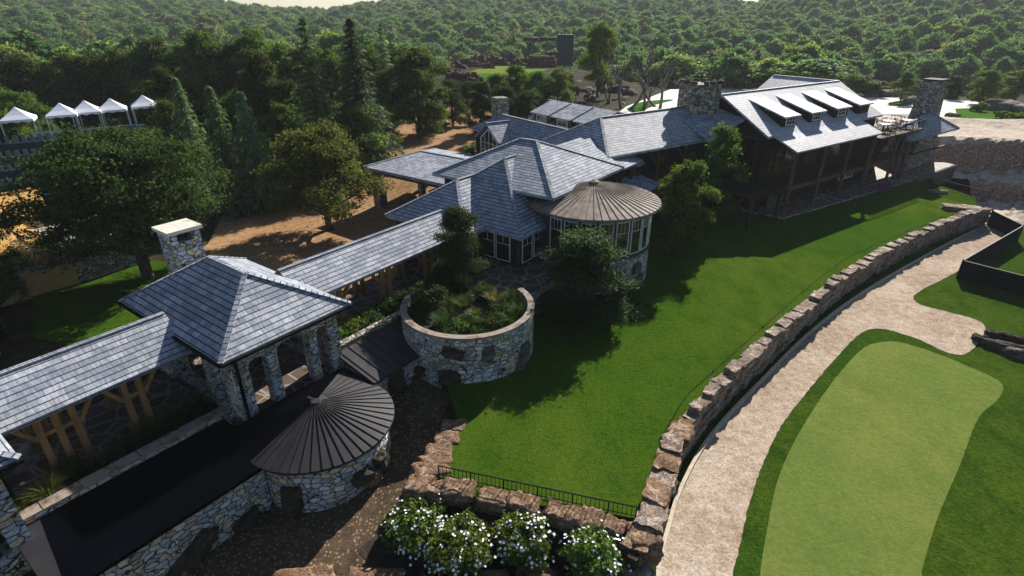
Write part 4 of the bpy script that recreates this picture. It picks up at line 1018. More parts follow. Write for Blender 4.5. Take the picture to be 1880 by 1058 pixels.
# rocks by the right edge of the path, far rocks
for k, (px, py, w, d, h, lb) in enumerate(((1800, 625, .8, .6, .5, 'small dark rock at the left tip of the rock row right of the path'), (1822, 617, .8, .6, .6, 'upper dark rock in the row right of the path'), (1845, 640, 2.0, .55, .6, 'long pale grey rock in the row right of the path'), (1878, 655, 2.0, .6, .55, 'pale grey rock cut by the right edge in the row right of the path'), (1858, 622, 1.4, .5, .4, 'dark flat rock behind the long pale one right of the path'))):
    x, y = at(px, py, -1.2); rock((x, y, -1.15), (w, d, h), math.radians(-35), 'grey_rock' if 'grey' in lb else 'dark_boulder', None, lb, group='rock row right of the path', square=.4, rough=.3)
for px, py, w, d, h, lb in ((1765, 383, 3.0, 1.2, .5, 'broad flat pale rock at the far end of the retaining wall'), (1722, 352, 1.6, .6, .4, 'low pale rock at the foot of the dark terrace panel')):
    x, y = at(px, py, .1); rock((x, y, .1), (w, d, h), -.2, 'wall_rock', None, lb, square=.6)
far = [(812, 128, 5), (826, 124, 3.5), (838, 118, 5), (853, 112, 4), (868, 115, 4), (880, 108, 5), (893, 118, 3), (905, 110, 5), (918, 112, 4), (938, 104, 5), (951, 114, 4), (966, 112, 5), (980, 115, 4), (832, 140, 4), (852, 143, 5), (868, 138, 3)]
for k, (px, py, w) in enumerate(far):
    x, y = at(px, py + 6, 4.2); w *= .62; rock((x, y, 4.3), (w, w * .8, w * rnd.uniform(.7, 1.1)), k, 'red_rock', None, 'dark red brown boulder in the rock rim round the far green', 'boulder', 'red brown boulders round the far green', square=.3, rough=.5)
    rock((x + 1.6, y - .8, 4.1), (w * .6, w * .5, w * .45), k + 2, 'red_rock', None, 'dark red brown boulder in the rock rim round the far green', 'boulder', 'red brown boulders round the far green', square=.3, rough=.5, sub=3)
for k, (px, py, w, h) in enumerate(((995, 112, 6, 2.6), (1012, 110, 3, 3.4), (1000, 99, 7, .9), (975, 100, 4, 1.0))):
    x, y = at(px, py + 10, 4.2); rock((x, y, 4.2 + (5.0 if h < 1.2 else h * .4)), (w, 2.5, h), .1, 'red_rock', None, 'stacked slab of red rock beside the dark green screen tower', 'rock', 'stacked red slabs beside the far green', square=.75, rough=.2)
for k in range(60):
    px = rnd.uniform(1035, 1165); py = rnd.uniform(128, 205) + (px - 1035) * .1; z = 3.6 - (py - 130) * .03
    x, y = at(px, py, max(.8, z)); rock((x, y, max(.8, z) - .2), (rnd.uniform(1.2, 3.0), rnd.uniform(1.2, 2.6), rnd.uniform(1.0, 2.4)), k, 'dark_boulder' if k % 3 else 'grey_rock', None, 'boulder on the rocky slope behind the dead trees', 'boulder', 'boulders on the rocky slope', square=.3, rough=.4, sub=2)
for k, (px, py, w) in enumerate(((1675, 188, 3), (1662, 190, 2), (1690, 190, 2.4), (1615, 176, 4), (1600, 178, 3), (1640, 175, 3.5), (1825, 199, 4), (1845, 202, 5), (1865, 204, 4), (1880, 207, 4), (1700, 203, 2), (1690, 208, 2), (1748, 216, 2), (1790, 178, 3), (1850, 172, 3))):
    x, y = at(px, py, 2.2); rock((x, y, 2.4), (w, w * .7, w * .45), k, 'grey_rock', None, 'grey rock beside the white sand road at the upper right', 'rock', 'grey rocks beside the far sand road', square=.4, rough=.35, sub=2)

# ------------------------------------------------------------------ fences
F1 = thing('railing_fence', 'low black iron railing along the near edge of the lawn', 'fence', (*at(990, 900, 0), 0))
p0, p1 = Vector((*at(806, 873, 0), 0)), Vector((*at(1167, 950, 0), 0)); fb = MB(); n = 46
fb.bar(p0 + Vector((0, 0, .46)), p1 + Vector((0, 0, .46)), .035); fb.bar(p0 + Vector((0, 0, .06)), p1 + Vector((0, 0, .06)), .025)
fb.build('rail', 'black_iron', F1); fb = MB()
for k in range(n + 1):
    p = p0.lerp(p1, k / n)
    w = .035 if k % 8 == 0 or k == n else .016; fb.bar(p + Vector((0, 0, -.05)), p + Vector((0, 0, .45)), w)
fb.build('baluster', 'black_iron', F1)
F2 = thing('railing_fence', 'thin black railing between the terrace panel and the sand cliffs', 'fence', (*at(1760, 355, 0), 0), None)
q0, q1 = Vector((*at(1706, 345, .1), .1)), Vector((*at(1812, 372, .1), .1)); fb = MB()
fb.bar(q0 + Vector((0, 0, .95)), q1 + Vector((0, 0, .95)), .05); fb.bar(q0 + Vector((0, 0, .1)), q1 + Vector((0, 0, .1)), .04); fb.build('rail', 'black_iron', F2); fb = MB()
for k in range(29):
    p = q0.lerp(q1, k / 28); fb.bar(p + Vector((0, 0, -.8)), p + Vector((0, 0, .95)), .035)
fb.build('baluster', 'black_iron', F2)
S_ = thing('screen_fence', 'black fabric screen fence zigzagging at the end of the gravel path', 'fence', (*at(1757, 508, -1.3), -1.3))
sp = [at(1812, 414, -1.3), at(1867, 443, -1.3), at(1756, 511, -1.3), at(1905, 552, -1.3)]
for k in range(3):
    p, q = Vector((*sp[k], -1.45)), Vector((*sp[k + 1], -1.45)); mb = MB(); n = 14; d = (q - p) / n
    for j in range(n): mb.bar(p + d * j + Vector((0, 0, .72)), p + d * (j + 1) + Vector((0, 0, .72)), .03, 1.42)
    mb.build('panel', 'black_cloth', S_)
    mb = MB(); mb.bar(p + Vector((0, 0, 1.47)), q + Vector((0, 0, 1.47)), .06, .05); mb.build('top_rail', 'brown_metal', S_)
for x, y in sp:
    mb = MB(); mb.tube([(x, y, -1.5), (x, y, .1)], [.05, .05], 8); mb.build('post', 'black_iron', S_)
# balcony tables and chairs
def table_set(c, d, lb, first=[None, None]):
    z = 4.864
    t = thing('round_table', lb, 'table', FC(c, d, z), 'round tables on the balcony')
    o = Vector(FC(c, d, z)); mb = MB(); mb.tube([o + Vector((0, 0, .72)), o + Vector((0, 0, .76))], [.62, .62], 24); mb.build('tabletop', 'concrete' if False else 'slate_far', t)
    mb = MB(); mb.tube([o, o + Vector((0, 0, .03)), o + Vector((0, 0, .06)), o + Vector((0, 0, .72))], [.3, .3, .05, .05], 12); mb.build('pedestal', 'black_iron', t)
def chair(c, d, rz, lb):
    o = thing('patio_chair', lb, 'chair', (0, 0, 0), 'black chairs on the balcony')
    mb = MB(); mb.box((-.22, -.22, .43), (.44, 0, 0), (0, .44, 0), (0, 0, .04)); mb.build('seat', 'black_iron', o)
    mb = MB()
    for x in (-.2, -.1, 0, .1, .2): mb.bar((x, .22, .47), (x, .28, .9), .025)
    mb.bar((-.22, .28, .9), (.22, .28, .9), .035); mb.build('backrest', 'black_iron', o)
    for x in (-.2, .2):
        for y in (-.2, .2): 
            mb = MB(); mb.bar((x, y, 0), (x, y, .43), .03); mb.build('leg', 'black_iron', o)
    o.location = FC(c, d, 4.864); o.rotation_euler.z = rz
    return o
for c, d, lb, cl in ((60.6, 24.6, 'round pale topped table at the left of the balcony', 'left'), (62.9, 25.2, 'round pale topped table in the middle of the balcony', 'middle'), (64.9, 24.4, 'round pale topped table at the right end of the balcony', 'right')):
    table_set(c, d, lb)
    for k, (ph, wd) in enumerate(((45, 'back right'), (135, 'back left'), (225, 'front left'), (315, 'front right'))):
        t = math.radians(ph); cc, dd = c + .85 * math.cos(t), d + .85 * math.sin(t); chair(cc, dd, math.radians(35 + ph - 90), f'black chair at the {wd} side of the {cl} balcony table')

# ------------------------------------------------------------------ grandstand with tents, yellow building, screen tower
GS = FC
gz = 2.0
stand = thing('grandstand', 'dark green tiered grandstand with pale slatted rails behind the trees', 'grandstand', (-44, 63, gz))
e0, e1 = Vector((*at(-10, 267, 5.4), 0)), Vector((*at(322, 239, 5.4), 0)); u = (e1 - e0).normalized(); n = Vector((u.y, -u.x, 0)); Lg = (e1 - e0).length
for k in range(5):
    o = e0 + n * 1.4 * (k - 1) if k else e0 - n * 5.4
    top = 5.4 - k * .8; dpt = 5.4 if k == 0 else 1.4
    mb = MB(); mb.box(o + Vector((0, 0, gz - .5)), u * Lg, n * dpt, (0, 0, top - gz + .5)); mb.build('tier', 'stand_green', stand)
    rb = MB(); f0 = o + n * (dpt - .06) + Vector((0, 0, top))
    j = 0.2; rb.box(f0 + Vector((0, 0, .02)), u * Lg, n * .05, (0, 0, .05))
    while j < Lg: rb.box(f0 + u * j + Vector((0, 0, .06)), u * .28, n * .05, (0, 0, .42 if k else .6)); j += .55
    if k in (0, 1, 2, 3): rb.build('rail_slats', 'stand_pale', stand)
def tent(px, py, lb, w=2.25):
    x, y = at(px, py, 5.4); o = Vector((x, y, 5.405)); t = thing('tent', lb, 'tent', o, 'white tents on the grandstand')
    h = w / 2; zt = 1.75
    for sx in (-1, 1):
        for sy in (-1, 1):
            mb = MB(); p = o + u * h * sx * .96 + n * h * sy * .96; mb.bar(p, p + Vector((0, 0, zt)), .07); mb.build('pole', 'white_frame', t)
    N = 16; mb = MB(); ring = []
    per = [(-1, -1), (-.33, -1), (.33, -1), (1, -1), (1, -.33), (1, .33), (1, 1), (.33, 1), (-.33, 1), (-1, 1), (-1, .33), (-1, -.33)]
    lv = []
    for f, z in ((1.0, zt), (.62, zt + .30), (.28, zt + .62), (.0, zt + .92)):
        lv.append([o + u * h * f * a + n * h * f * b + Vector((0, 0, z)) for a, b in per])
    for a, b in zip(lv[:-1], lv[1:]):
        for k in range(12): mb.poly([a[k], a[(k + 1) % 12], b[(k + 1) % 12], b[k]])
    for k in range(12):
        a, b = lv[0][k], lv[0][(k + 1) % 12]; m = (a + b) / 2
        mb.poly([a - Vector((0, 0, .14)), m - Vector((0, 0, .24)), b - Vector((0, 0, .14)), b, a])
    fix(mb.build('canopy', 'tent_cloth', t))
for px, py, lb in ((48, 256, 'white peaked tent half hidden by the bright tree at the far left'), (127, 246, 'white peaked tent second from the left on the grandstand'), (171, 240, 'white peaked tent in the middle of the grandstand row'), (217, 235, 'white peaked tent fourth from the left, touching its left neighbour'), (275, 227, 'white peaked tent standing alone at the right end of the grandstand')): tent(px, py, lb)
Y_ = thing('yellow_building', 'low building with yellow metal roof and ochre walls at the left edge', 'building', (-36, 38, 0))
mb = MB(); mb.slab([FA(-9, 39.0, 2.6), FA(8.7, 39.0, 2.6), FA(8.7, 44.3, 3.3), FA(-9, 44.3, 3.3)], [(0, 1, 2, 3)], .25); yr = mb.build('roof', 'yellow_metal', Y_)
sm = MB()
for k in np.arange(-8.5, 8.6, 1.5): sm.bar(FA(k, 39.0, 2.61), FA(k, 44.3, 3.31), .09, .12)
sm.build('seam', 'yellow_metal', yr)
mb = MB(); mb.fbox(FA, -9, 9.7, 44.32, 44.7, 2.8, 3.55); mb.build('fascia', 'yellow_stucco', Y_)
mb = MB(); mb.slab([FA(-9, 44.2, 3.6), FA(10.1, 44.2, 3.6), FA(10.7, 46.6, 4.7), FA(-9, 46.6, 4.7)], [(0, 1, 2, 3)], .22); yr = mb.build('upper_roof', 'yellow_metal', Y_)
sm = MB()
for k in np.arange(-8.5, 10, 1.5): sm.bar(FA(k, 44.2, 3.61), FA(k, 46.6, 4.71), .09, .12)
sm.bar(FA(-9, 46.6, 4.74), FA(10.7, 46.6, 4.74), .2, .12); sm.build('seam', 'yellow_metal', yr)
mb = MB(); mb.fbox(FA, -9, 9.3, 39.5, 46.4, 0, 2.55); mb.build('wall', 'yellow_stucco', Y_)
mb = MB(); mb.fbox(FA, 9.32, 13.4, 39.6, 46.0, 0, 2.3); mb.build('stone_wing', 'stone', Y_)
mb = MB(); mb.fbox(FA, 6.4, 9.28, 39.3, 39.48, 1.75, 2.4); mb.build('stone_band', 'stone', Y_)
lw = MB(); lw.fbox(FA, 3.4, 3.9, 33.5, 43, -.5, 1.3); tag(fix(lw.build('garden_wall', 'stone')), 'low rubble garden wall under the trees at the left edge', 'wall')
pv = MB(); pv.fbox(FA, 6.0, 8.6, 26.5, 29.2, -.2, .42); tag(pv.build('flagstone_landing', 'flagstone'), kind='structure')
x, y = at(1037, 118, 4.0); K_ = thing('screen_tower', 'tall dark green fabric clad tower beside the far green', 'tower', (x, y, 4))
mb = MB(); w = 3.9; mb.box((x - w / 2, y, 3.6), (w, 0, 0), (0, 2.6, 0), (0, 0, 7.0)); mb.build('cladding', 'stand_green', K_)
mb = MB()
for a, b in ((-.9, .6), (-.2, 1.1), (1.9, 2.2)): mb.bar((x + a, y + 1, 10.6), (x + a, y + 1, 10.6 + b), .16)
mb.bar((x - 1, y + 1, 11.5), (x + .3, y + 1, 11.5), .12); mb.build('camera_mount', 'black_iron', K_)

# ------------------------------------------------------------------ foliage
RS = np.random.RandomState(5)
def leaf_quads(cent, size, up=.35, stretch=1.0, outward=None):
    """one diamond shaped leaf clump per centre"""
    n = len(cent); nrm = RS.normal(size=(n, 3)); 
    if outward is not None: nrm = nrm * .75 + outward * .9
    nrm[:, 2] += up; nrm /= np.linalg.norm(nrm, axis=1)[:, None]
    r = RS.normal(size=(n, 3)); a = np.cross(nrm, r); a /= np.linalg.norm(a, axis=1)[:, None]; b = np.cross(nrm, a)
    s = (size * RS.uniform(.6, 1.4, n))[:, None]; s2 = s * RS.uniform(.45, .75, n)[:, None]
    a = a * s * stretch; b = b * s2; bend = nrm * s * .25
    return np.stack([cent - a - bend, cent - b, cent + a - bend, cent + b], 1).reshape(-1, 3)
def crown_pts(nl, lobes, per=.34, mper=30):
    """points in many small clumps on the shells of the lobes: (cx,cy,cz,rx,ry,rz)"""
    P = []; O = []; w = np.array([l[3] * l[4] + l[4] * l[5] for l in lobes]); w = w / w.sum(); ncl = max(10, nl // mper)
    for l, f in zip(lobes, w):
        k = max(3, int(ncl * f)); d = RS.normal(size=(k, 3)); d[:, 2] = np.where(d[:, 2] < -.5, -d[:, 2] * .6, d[:, 2]); d /= np.linalg.norm(d, axis=1)[:, None]
        r = RS.uniform(.6, 1.18, k)[:, None]; c = np.array(l[:3]) + d * r * np.array(l[3:6])
        m = max(1, int(nl * f / k)); jit = RS.normal(size=(k, m, 3)) * per * RS.uniform(.6, 1.4, (k, 1, 1)); jit[:, :, 2] *= .6
        P.append((c[:, None] + jit).reshape(-1, 3)); O.append(np.repeat(d, m, 0))
    return np.concatenate(P), np.concatenate(O)
def limb(mb, p, q, r0, r1, n=6, sag=.1, seg=4):
    p, q = Vector(p), Vector(q); pts = []
    off = Vector((rnd.uniform(-1, 1), rnd.uniform(-1, 1), rnd.uniform(-.3, .6))) * (q - p).length * sag
    for k in range(seg + 1):
        t = k / seg; pts.append(p.lerp(q, t) + off * math.sin(PI * t))
    mb.tube(pts, [r0 + (r1 - r0) * k / seg for k in range(seg + 1)], n)
    return pts
def make_broad(name, H, Wd, nl, mat, trunk=.3, size=.17, lobes_n=9, base=.28, per=.34, seed=0, label='', shape='round'):
    """broadleaf tree standing at the origin"""
    global rnd; rnd = random.Random(seed + 100); RS.seed(seed + 11)
    t = thing(name, label, 'tree'); lobes = []
    for k in range(lobes_n):
        a = 2 * PI * k * .381966 + rnd.uniform(-.3, .3); h = base + (1 - base) * (k + .5) / lobes_n
        if shape == 'round': w = math.sin(PI * min(1, .18 + .82 * (h - base) / (1 - base))) ** .6
        elif shape == 'tall': w = math.sin(PI * min(1, .2 + .75 * (h - base) / (1 - base)))
        else: w = 1.15 - .9 * (h - base) / (1 - base)
        rr = Wd / 2 * w * rnd.uniform(.4, .86); s = Wd / 2 * rnd.uniform(.2, .40) * (.65 + .35 * w)
        lobes.append((rr * math.cos(a), rr * math.sin(a), H * h - s * .3, s, s, s * .72))
    lobes.append((0, 0, H * (base + .5 * (1 - base)), Wd * .22, Wd * .22, H * .22)); lobes.append((rnd.uniform(-.2, .2), 0, H * .93 - .1 * Wd, Wd * .2, Wd * .2, Wd * .16))
    P, O = crown_pts(nl, lobes, per * .8, 85); kp = P[:, 2] > H * base * .62; P = P[kp]; O = O[kp]
    quads('crown', leaf_quads(P, size, .35, 1.0, O), mat, t)
    mb = MB(); top = H * .75; mb.tube([(0, 0, -.3), (.02, 0, .2), (rnd.uniform(-.1, .1), rnd.uniform(-.1, .1), H * base), (0, 0, top * .7), (0, 0, top)], [trunk * 1.35, trunk, trunk * .8, trunk * .5, trunk * .15], 9)
    for l in lobes[:-2]: limb(mb, (0, 0, min(l[2] * .6, H * base * rnd.uniform(.75, 1.4))), (l[0] * .9, l[1] * .9, l[2]), trunk * .42, trunk * .1, 6, .12)
    mb.build('trunk', 'bark', t, True, origin=(0, 0, 0))
    return t
def make_conifer(name, H, Wd, nb, mat, seed=0, label='', droop=.5, size=.2, trunk=.22):
    global rnd; rnd = random.Random(seed + 300); RS.seed(seed + 31)
    t = thing(name, label, 'tree'); cs = []; ds = []
    tiers = int(nb / 11)
    for k in range(nb):
        ti = k // 11; f = min(.995, (ti + rnd.uniform(-.16, .16) + .3) / tiers); z = H * (.06 + .93 * f); L = Wd / 2 * (1 - f) ** .85 * rnd.uniform(.55, 1.25) + .12
        a = k * 2.39996 + rnd.uniform(-.3, .3); m = max(3, int(L / .17))
        for j in range(m):
            s = (j + .5) / m; r = L * s; dz = -droop * L * s ** 1.2 + .18 * L * s * s * s + .15 * L * s
            for q in range(3):
                sp = (.10 + .28 * L * (1 - abs(s - .45)) * .5)
                cs.append((r * math.cos(a) + rnd.gauss(0, sp) * -math.sin(a), r * math.sin(a) + rnd.gauss(0, sp) * math.cos(a), z + dz + rnd.gauss(0, .04) - .06 * (q == 2)))
                ds.append((math.cos(a) + rnd.gauss(0, .45), math.sin(a) + rnd.gauss(0, .45), -.35 - droop * .5 + rnd.gauss(0, .2)))
    c = np.array(cs); d = np.array(ds); d /= np.linalg.norm(d, axis=1)[:, None]; n = len(c)
    r = RS.normal(size=(n, 3)) * .5; r[:, 2] += 1; b = np.cross(d, r); b /= np.linalg.norm(b, axis=1)[:, None]
    s = (size * RS.uniform(.7, 1.5, n))[:, None]
    co = np.stack([c - d * s, c - b * s * .34, c + d * s * 1.25, c + b * s * .34], 1).reshape(-1, 3)
    quads('crown', co, mat, t)
    mb = MB(); mb.tube([(0, 0, -.3), (0, 0, H * .5), (0, 0, H * .99)], [trunk, trunk * .6, .02], 8); mb.build('trunk', 'bark', t, True, origin=(0, 0, 0))
    return t
def make_dead(name, H, seed, label):
    global rnd; rnd = random.Random(seed + 900)
    t = thing(name, label, 'tree'); mb = MB()
    def rec(p, d, L, r, lev):
        q = Vector(p) + d * L; pts = limb(mb, p, q, r, r * .55, 6, .12)
        if lev == 0: return
        for k in range(rnd.choice((2, 3))):
            dd = (d + Vector((rnd.uniform(-1, 1), rnd.uniform(-1, 1), rnd.uniform(-.1, .5))) * .6).normalized()
            rec(pts[rnd.choice((2, 3, 4))], dd, L * rnd.uniform(.5, .8), r * .52, lev - 1)
    for k in range(2): rec((rnd.uniform(-.4, .4), rnd.uniform(-.4, .4), -.2), Vector((rnd.uniform(-.45, .45), rnd.uniform(-.45, .45), 1)).normalized(), H * .55, .17, 3)
    mb.build('trunk', 'dead_wood', t, True, origin=(0, 0, 0)); return t
KIND = {}
def kinds():
    KIND['oak'] = [(make_broad('oak_tree', 8.0, 10.0, 85000, 'leaf_oak', .30, .075, 24, .34, .34, 1), 8.0, 10.0)]
    KIND['yard'] = [(make_broad('courtyard_tree', 6.2, 6.6, 42000, 'leaf_olive', .22, .07, 18, .24, .27, 2), 6.2, 6.6)]
    KIND['bright'] = [(make_broad('maple_tree', 7, 6.0, 20000, 'leaf_bright', .22, .10, 12, .2, .32, 3), 7, 6)]
    KIND['broad'] = [(make_broad('broadleaf_tree', 9, 7.5, 26000, 'leaf_mid', .25, .12, 15, .12, .36, s), 9, 7.5) for s in (4, 5)] + [(make_broad('broadleaf_tree', 9, 7.0, 24000, 'leaf_oak', .25, .12, 14, .10, .36, 6, shape='tall'), 9, 7.0)]
    KIND['olive'] = [(make_broad('olive_green_tree', 7, 5.5, 18000, 'leaf_olive', .2, .10, 12, .12, .3, 7, shape='tall'), 7, 5.5)]
    KIND['slim'] = [(make_broad('young_tree', 6, 3.4, 11000, 'leaf_mid', .1, .085, 12, .16, .24, 8, shape='tall'), 6, 3.4)]
    KIND['shade'] = [(make_broad('shade_tree', 6, 4.4, 30000, 'leaf_dark', .16, .065, 14, .05, .26, 9, shape='cone'), 6, 4.4)]
    KIND['spruce'] = [(make_conifer('spruce_tree', 14, 6.2, 300, 'needle', 1, '', .42, .17), 14, 6.2), (make_conifer('spruce_tree', 14, 6.6, 300, 'needle_deep', 2, '', .75, .18), 14, 6.6)]
    KIND['cedar'] = [(make_conifer('cedar_tree', 9, 4.6, 250, 'needle', 3, '', .9, .15), 9, 4.6)]
    KIND['dead'] = [(make_dead('dead_tree', 8, 1, ''), 8, 5), (make_dead('dead_tree', 8, 5, ''), 8, 5)]
kinds(); USED = set()
def plant(kind, base, top, width, label, group=None, v=0, ground=True, z=None, cat=None):
    src, H0, W0 = KIND[kind][v % len(KIND[kind])]
    if z is None: p = on_ground(*base)
    else: p = Vector((*at(*base, z), z))
    h = max(1.0, zat((p.x, p.y), top) - p.z) if top is not None else H0
    dep = p.y * _c - (p.z + h * .5 - EYE) * _s; w = width * dep / FPX
    sc = (w / W0, w / W0, h / H0); rz = rnd.uniform(0, 6.28)
    if (kind, v % len(KIND[kind])) not in USED:
        USED.add((kind, v % len(KIND[kind]))); o = src; o.location = p; o.rotation_euler.z = rz; o.scale = sc; o['label'] = label; 
        if group: o['group'] = group
    else: o = dup(src, p, rz, sc, label, group); 
    if not group and 'group' in o: del o['group']
    return o
rnd = random.Random(21)
plant('oak', (272, 512), 246, 360, 'big spreading oak beside the square stone pavilion chimney')
plant('oak', (10, 610), 402, 140, 'dark tree over the garden wall at the left edge')
plant('bright', (50, 352), 205, 118, 'bright green tree in front of the grandstand at the left edge')
plant('yard', (606, 422), 236, 218, 'round olive green tree standing alone in the sandy courtyard')
plant('spruce', (600, 335), 30, 135, 'tall pale spruce rising highest above the courtyard', v=0)
plant('spruce', (672, 305), 32, 150, 'tall dark drooping spruce right of the pale one', v=1)
plant('spruce', (716, 235), 38, 62, 'narrow dark spruce top behind the two tall spruces', v=0)
plant('cedar', (378, 372), 142, 105, 'drooping cedar just right of the grandstand')
plant('cedar', (436, 392), 158, 120, 'drooping cedar in the middle of the three left of the courtyard')
plant('cedar', (484, 385), 168, 125, 'drooping cedar nearest the lone courtyard tree')
plant('olive', (665, 312), 188, 125, 'light olive tree with sunlit leaves below the dark drooping spruce')
plant('olive', (700, 285), 200, 80, 'small light olive tree at the left corner of the open courtyard')
plant('broad', (500, 290), 95, 110, 'dark broadleaf tree standing left of the pale spruce', v=2)
plant('broad', (545, 300), 150, 90, 'dark low tree at the foot of the pale spruce', v=2)
plant('broad', (772, 250), 90, 130, 'broad green tree at the upper end of the courtyard', v=0)
plant('broad', (722, 245), 130, 90, 'dark green tree between the drooping spruce and the upper courtyard', v=2)
bg = 'dark trees in the belt behind the grandstand'; bl = 'leafy tree in the dense dark belt behind the grandstand and cedars'
k = 0
for px, top, base in ((5, 105, 262), (45, 118, 258), (85, 108, 255), (125, 112, 252), (165, 100, 250), (205, 108, 248), (245, 98, 246), (285, 92, 244), (325, 72, 242), (365, 84, 240), (405, 62, 238), (447, 88, 236), (487, 58, 234), (530, 82, 232), (570, 96, 230), (620, 92, 228), (690, 82, 226), (740, 92, 222), (25, 150, 300), (70, 170, 300), (335, 130, 300), (300, 150, 262), (350, 190, 330), (410, 190, 330), (455, 170, 290), (540, 190, 320), (310, 215, 310), (640, 190, 260), (690, 170, 262), (590, 210, 300)):
    plant('broad', (px + rnd.uniform(-6, 6), base), top + rnd.uniform(-6, 6), rnd.uniform(84, 118), bl, bg, v=k); k += 1
for px, base, top, w, lb, kd in ((832, 232, 148, 62, 'small dark round tree on the courtyard beside the gabled wing', 'shade'), (884, 246, 150, 66, 'dark tree behind the chimney of the gabled wing', 'shade'), (912, 236, 136, 60, 'slim green tree between the gabled wing chimney and the far green', 'slim'), (948, 226, 122, 72, 'leafy tree in front of the far green', 'broad'), (985, 220, 132, 78, 'bright edged tree right of the far green', 'broad'), (1022, 216, 128, 72, 'pale green tree behind the dormered wing', 'olive'), (928, 248, 160, 60, 'low dark tree behind the roof of the gabled wing', 'shade'), (966, 243, 168, 64, 'low tree left of the dormered wing roof', 'shade'), (858, 205, 150, 46, 'small shrubby tree at the top of the courtyard', 'shade'), (1040, 200, 132, 40, 'small olive tree beside the rocky slope', 'olive')):
    plant(kd, (px, base), top, w, lb, v=1)
plant('bright', (1096, 178), 44, 78, 'tall bright green tree beside the dark green screen tower', z=2.5)
for k, (px, base, top, w, lb) in enumerate(((1140, 206, 90, 100, 'bare dead tree nearest the grey boulders'), (1178, 206, 92, 90, 'bare dead tree in the middle of the dead group'), (1213, 204, 105, 95, 'bare dead tree leaning over the white sand near the great chimney'), (1120, 196, 110, 70, 'thin bare dead tree at the left of the dead group'))): plant('dead', (px, base), top, w, lb, v=k, z=1.8)
for px, base, top, w, lb, kd in ((1651, 191, 132, 44, 'young tree on the grass island of the white road', 'slim'), (1797, 195, 130, 66, 'roadside tree right of the tapering chimney', 'bright'), (1745, 184, 140, 44, 'dark tree just behind the tapering chimney', 'shade'), (1862, 185, 130, 78, 'bright tree at the right edge behind the road', 'bright'), (1565, 180, 138, 70, 'pale yellow green tree behind the right end of the lodge roof', 'bright'), (1600, 180, 148, 56, 'pale low tree behind the lodge roof end', 'bright'), (1350, 163, 110, 60, 'dark tree behind the great stone chimney', 'broad')): plant(kd, (px, base), top, w, lb, z=1.9)
plant('shade', (848, 522), 386, 112, 'slender tree growing beside the window cottage wall', z=1.5)
plant('shade', (1070, 590), 428, 205, 'dark dense tree in front of the round sunroom')
plant('broad', (1243, 462), 298, 118, 'speckled tree to the right of the round sunroom', z=0)
plant('slim', (1306, 404), 232, 84, 'slender tree in front of the lodge gable', z=.1)
# shrubs
def shrub(name, px, py, z, w, h, mat, label, n=1500, size=.07, group=None, cat='shrub'):
    x, y = at(px, py, z); RS.seed(int(px) + int(py)); t = thing(name, label, cat, (x, y, z), group)
    lobes = [(RS.uniform(-.25, .25) * w, RS.uniform(-.25, .25) * w, h * RS.uniform(.3, .65), w * .32, w * .32, h * .36) for _ in range(6)]
    P, O = crown_pts(n, lobes, .11); P[:, 2] = np.maximum(P[:, 2], .03); quads('foliage', leaf_quads(P, size, .4, 1.0, O), mat, t)
    mb = MB()
    for l in lobes: limb(mb, (0, 0, -.1), l[:3], .03, .01, 5)
    mb.build('stem', 'bark', t, origin=(0, 0, 0)); return t
def grass(px, py, z, h, n, mat, label, group=None, spread=.28):
    x, y = at(px, py, z); RS.seed(int(px * 3 + py)); m = []
    for k in range(n):
        a = RS.uniform(0, 6.28); r = RS.uniform(0, .12); L = h * RS.uniform(.6, 1.1); o = np.array((r * math.cos(a), r * math.sin(a), 0)); d = np.array((math.cos(a), math.sin(a), 0)); s = np.array((-math.sin(a), math.cos(a), 0)) * .012 * RS.uniform(.8, 1.6)
        b = RS.uniform(.3, 1.0); pt = [o + d * L * b * t * t * .75 + np.array((0, 0, L * (t - .35 * b * t * t))) for t in (0, .4, .75, 1)]
        for i, (w0, w1) in enumerate(((1, .9), (.9, .6), (.6, .1))): m += [pt[i] - s * w0, pt[i] + s * w0, pt[i + 1] + s * w1, pt[i + 1] - s * w1]
    o = quads('ornamental_grass', np.array(m), mat); o.location = (x, y, z); tag(o, label, 'grass clump', group); return o
shrub('shrub', 790, 575, 1.85, 1.5, 1.7, 'leaf_dark', 'tall dark leafy shrub at the left rim of the round planter', 2600)
shrub('shrub', 758, 600, 1.2, 1.0, 1.0, 'leaf_dark', 'dark shrub just left of the round planter rim')
shrub('shrub', 700, 610, .9, 1.3, .8, 'leaf_bright', 'pale green shrub beside the pavilion pillar', 1800)
shrub('shrub', 655, 622, .9, 1.2, .75, 'leaf_mid', 'green shrub closest to the right pavilion pillar', 1800)
shrub('shrub', 728, 585, .9, 1.0, .7, 'leaf_bright', 'pale green shrub between annex roof and walkway', 1500)
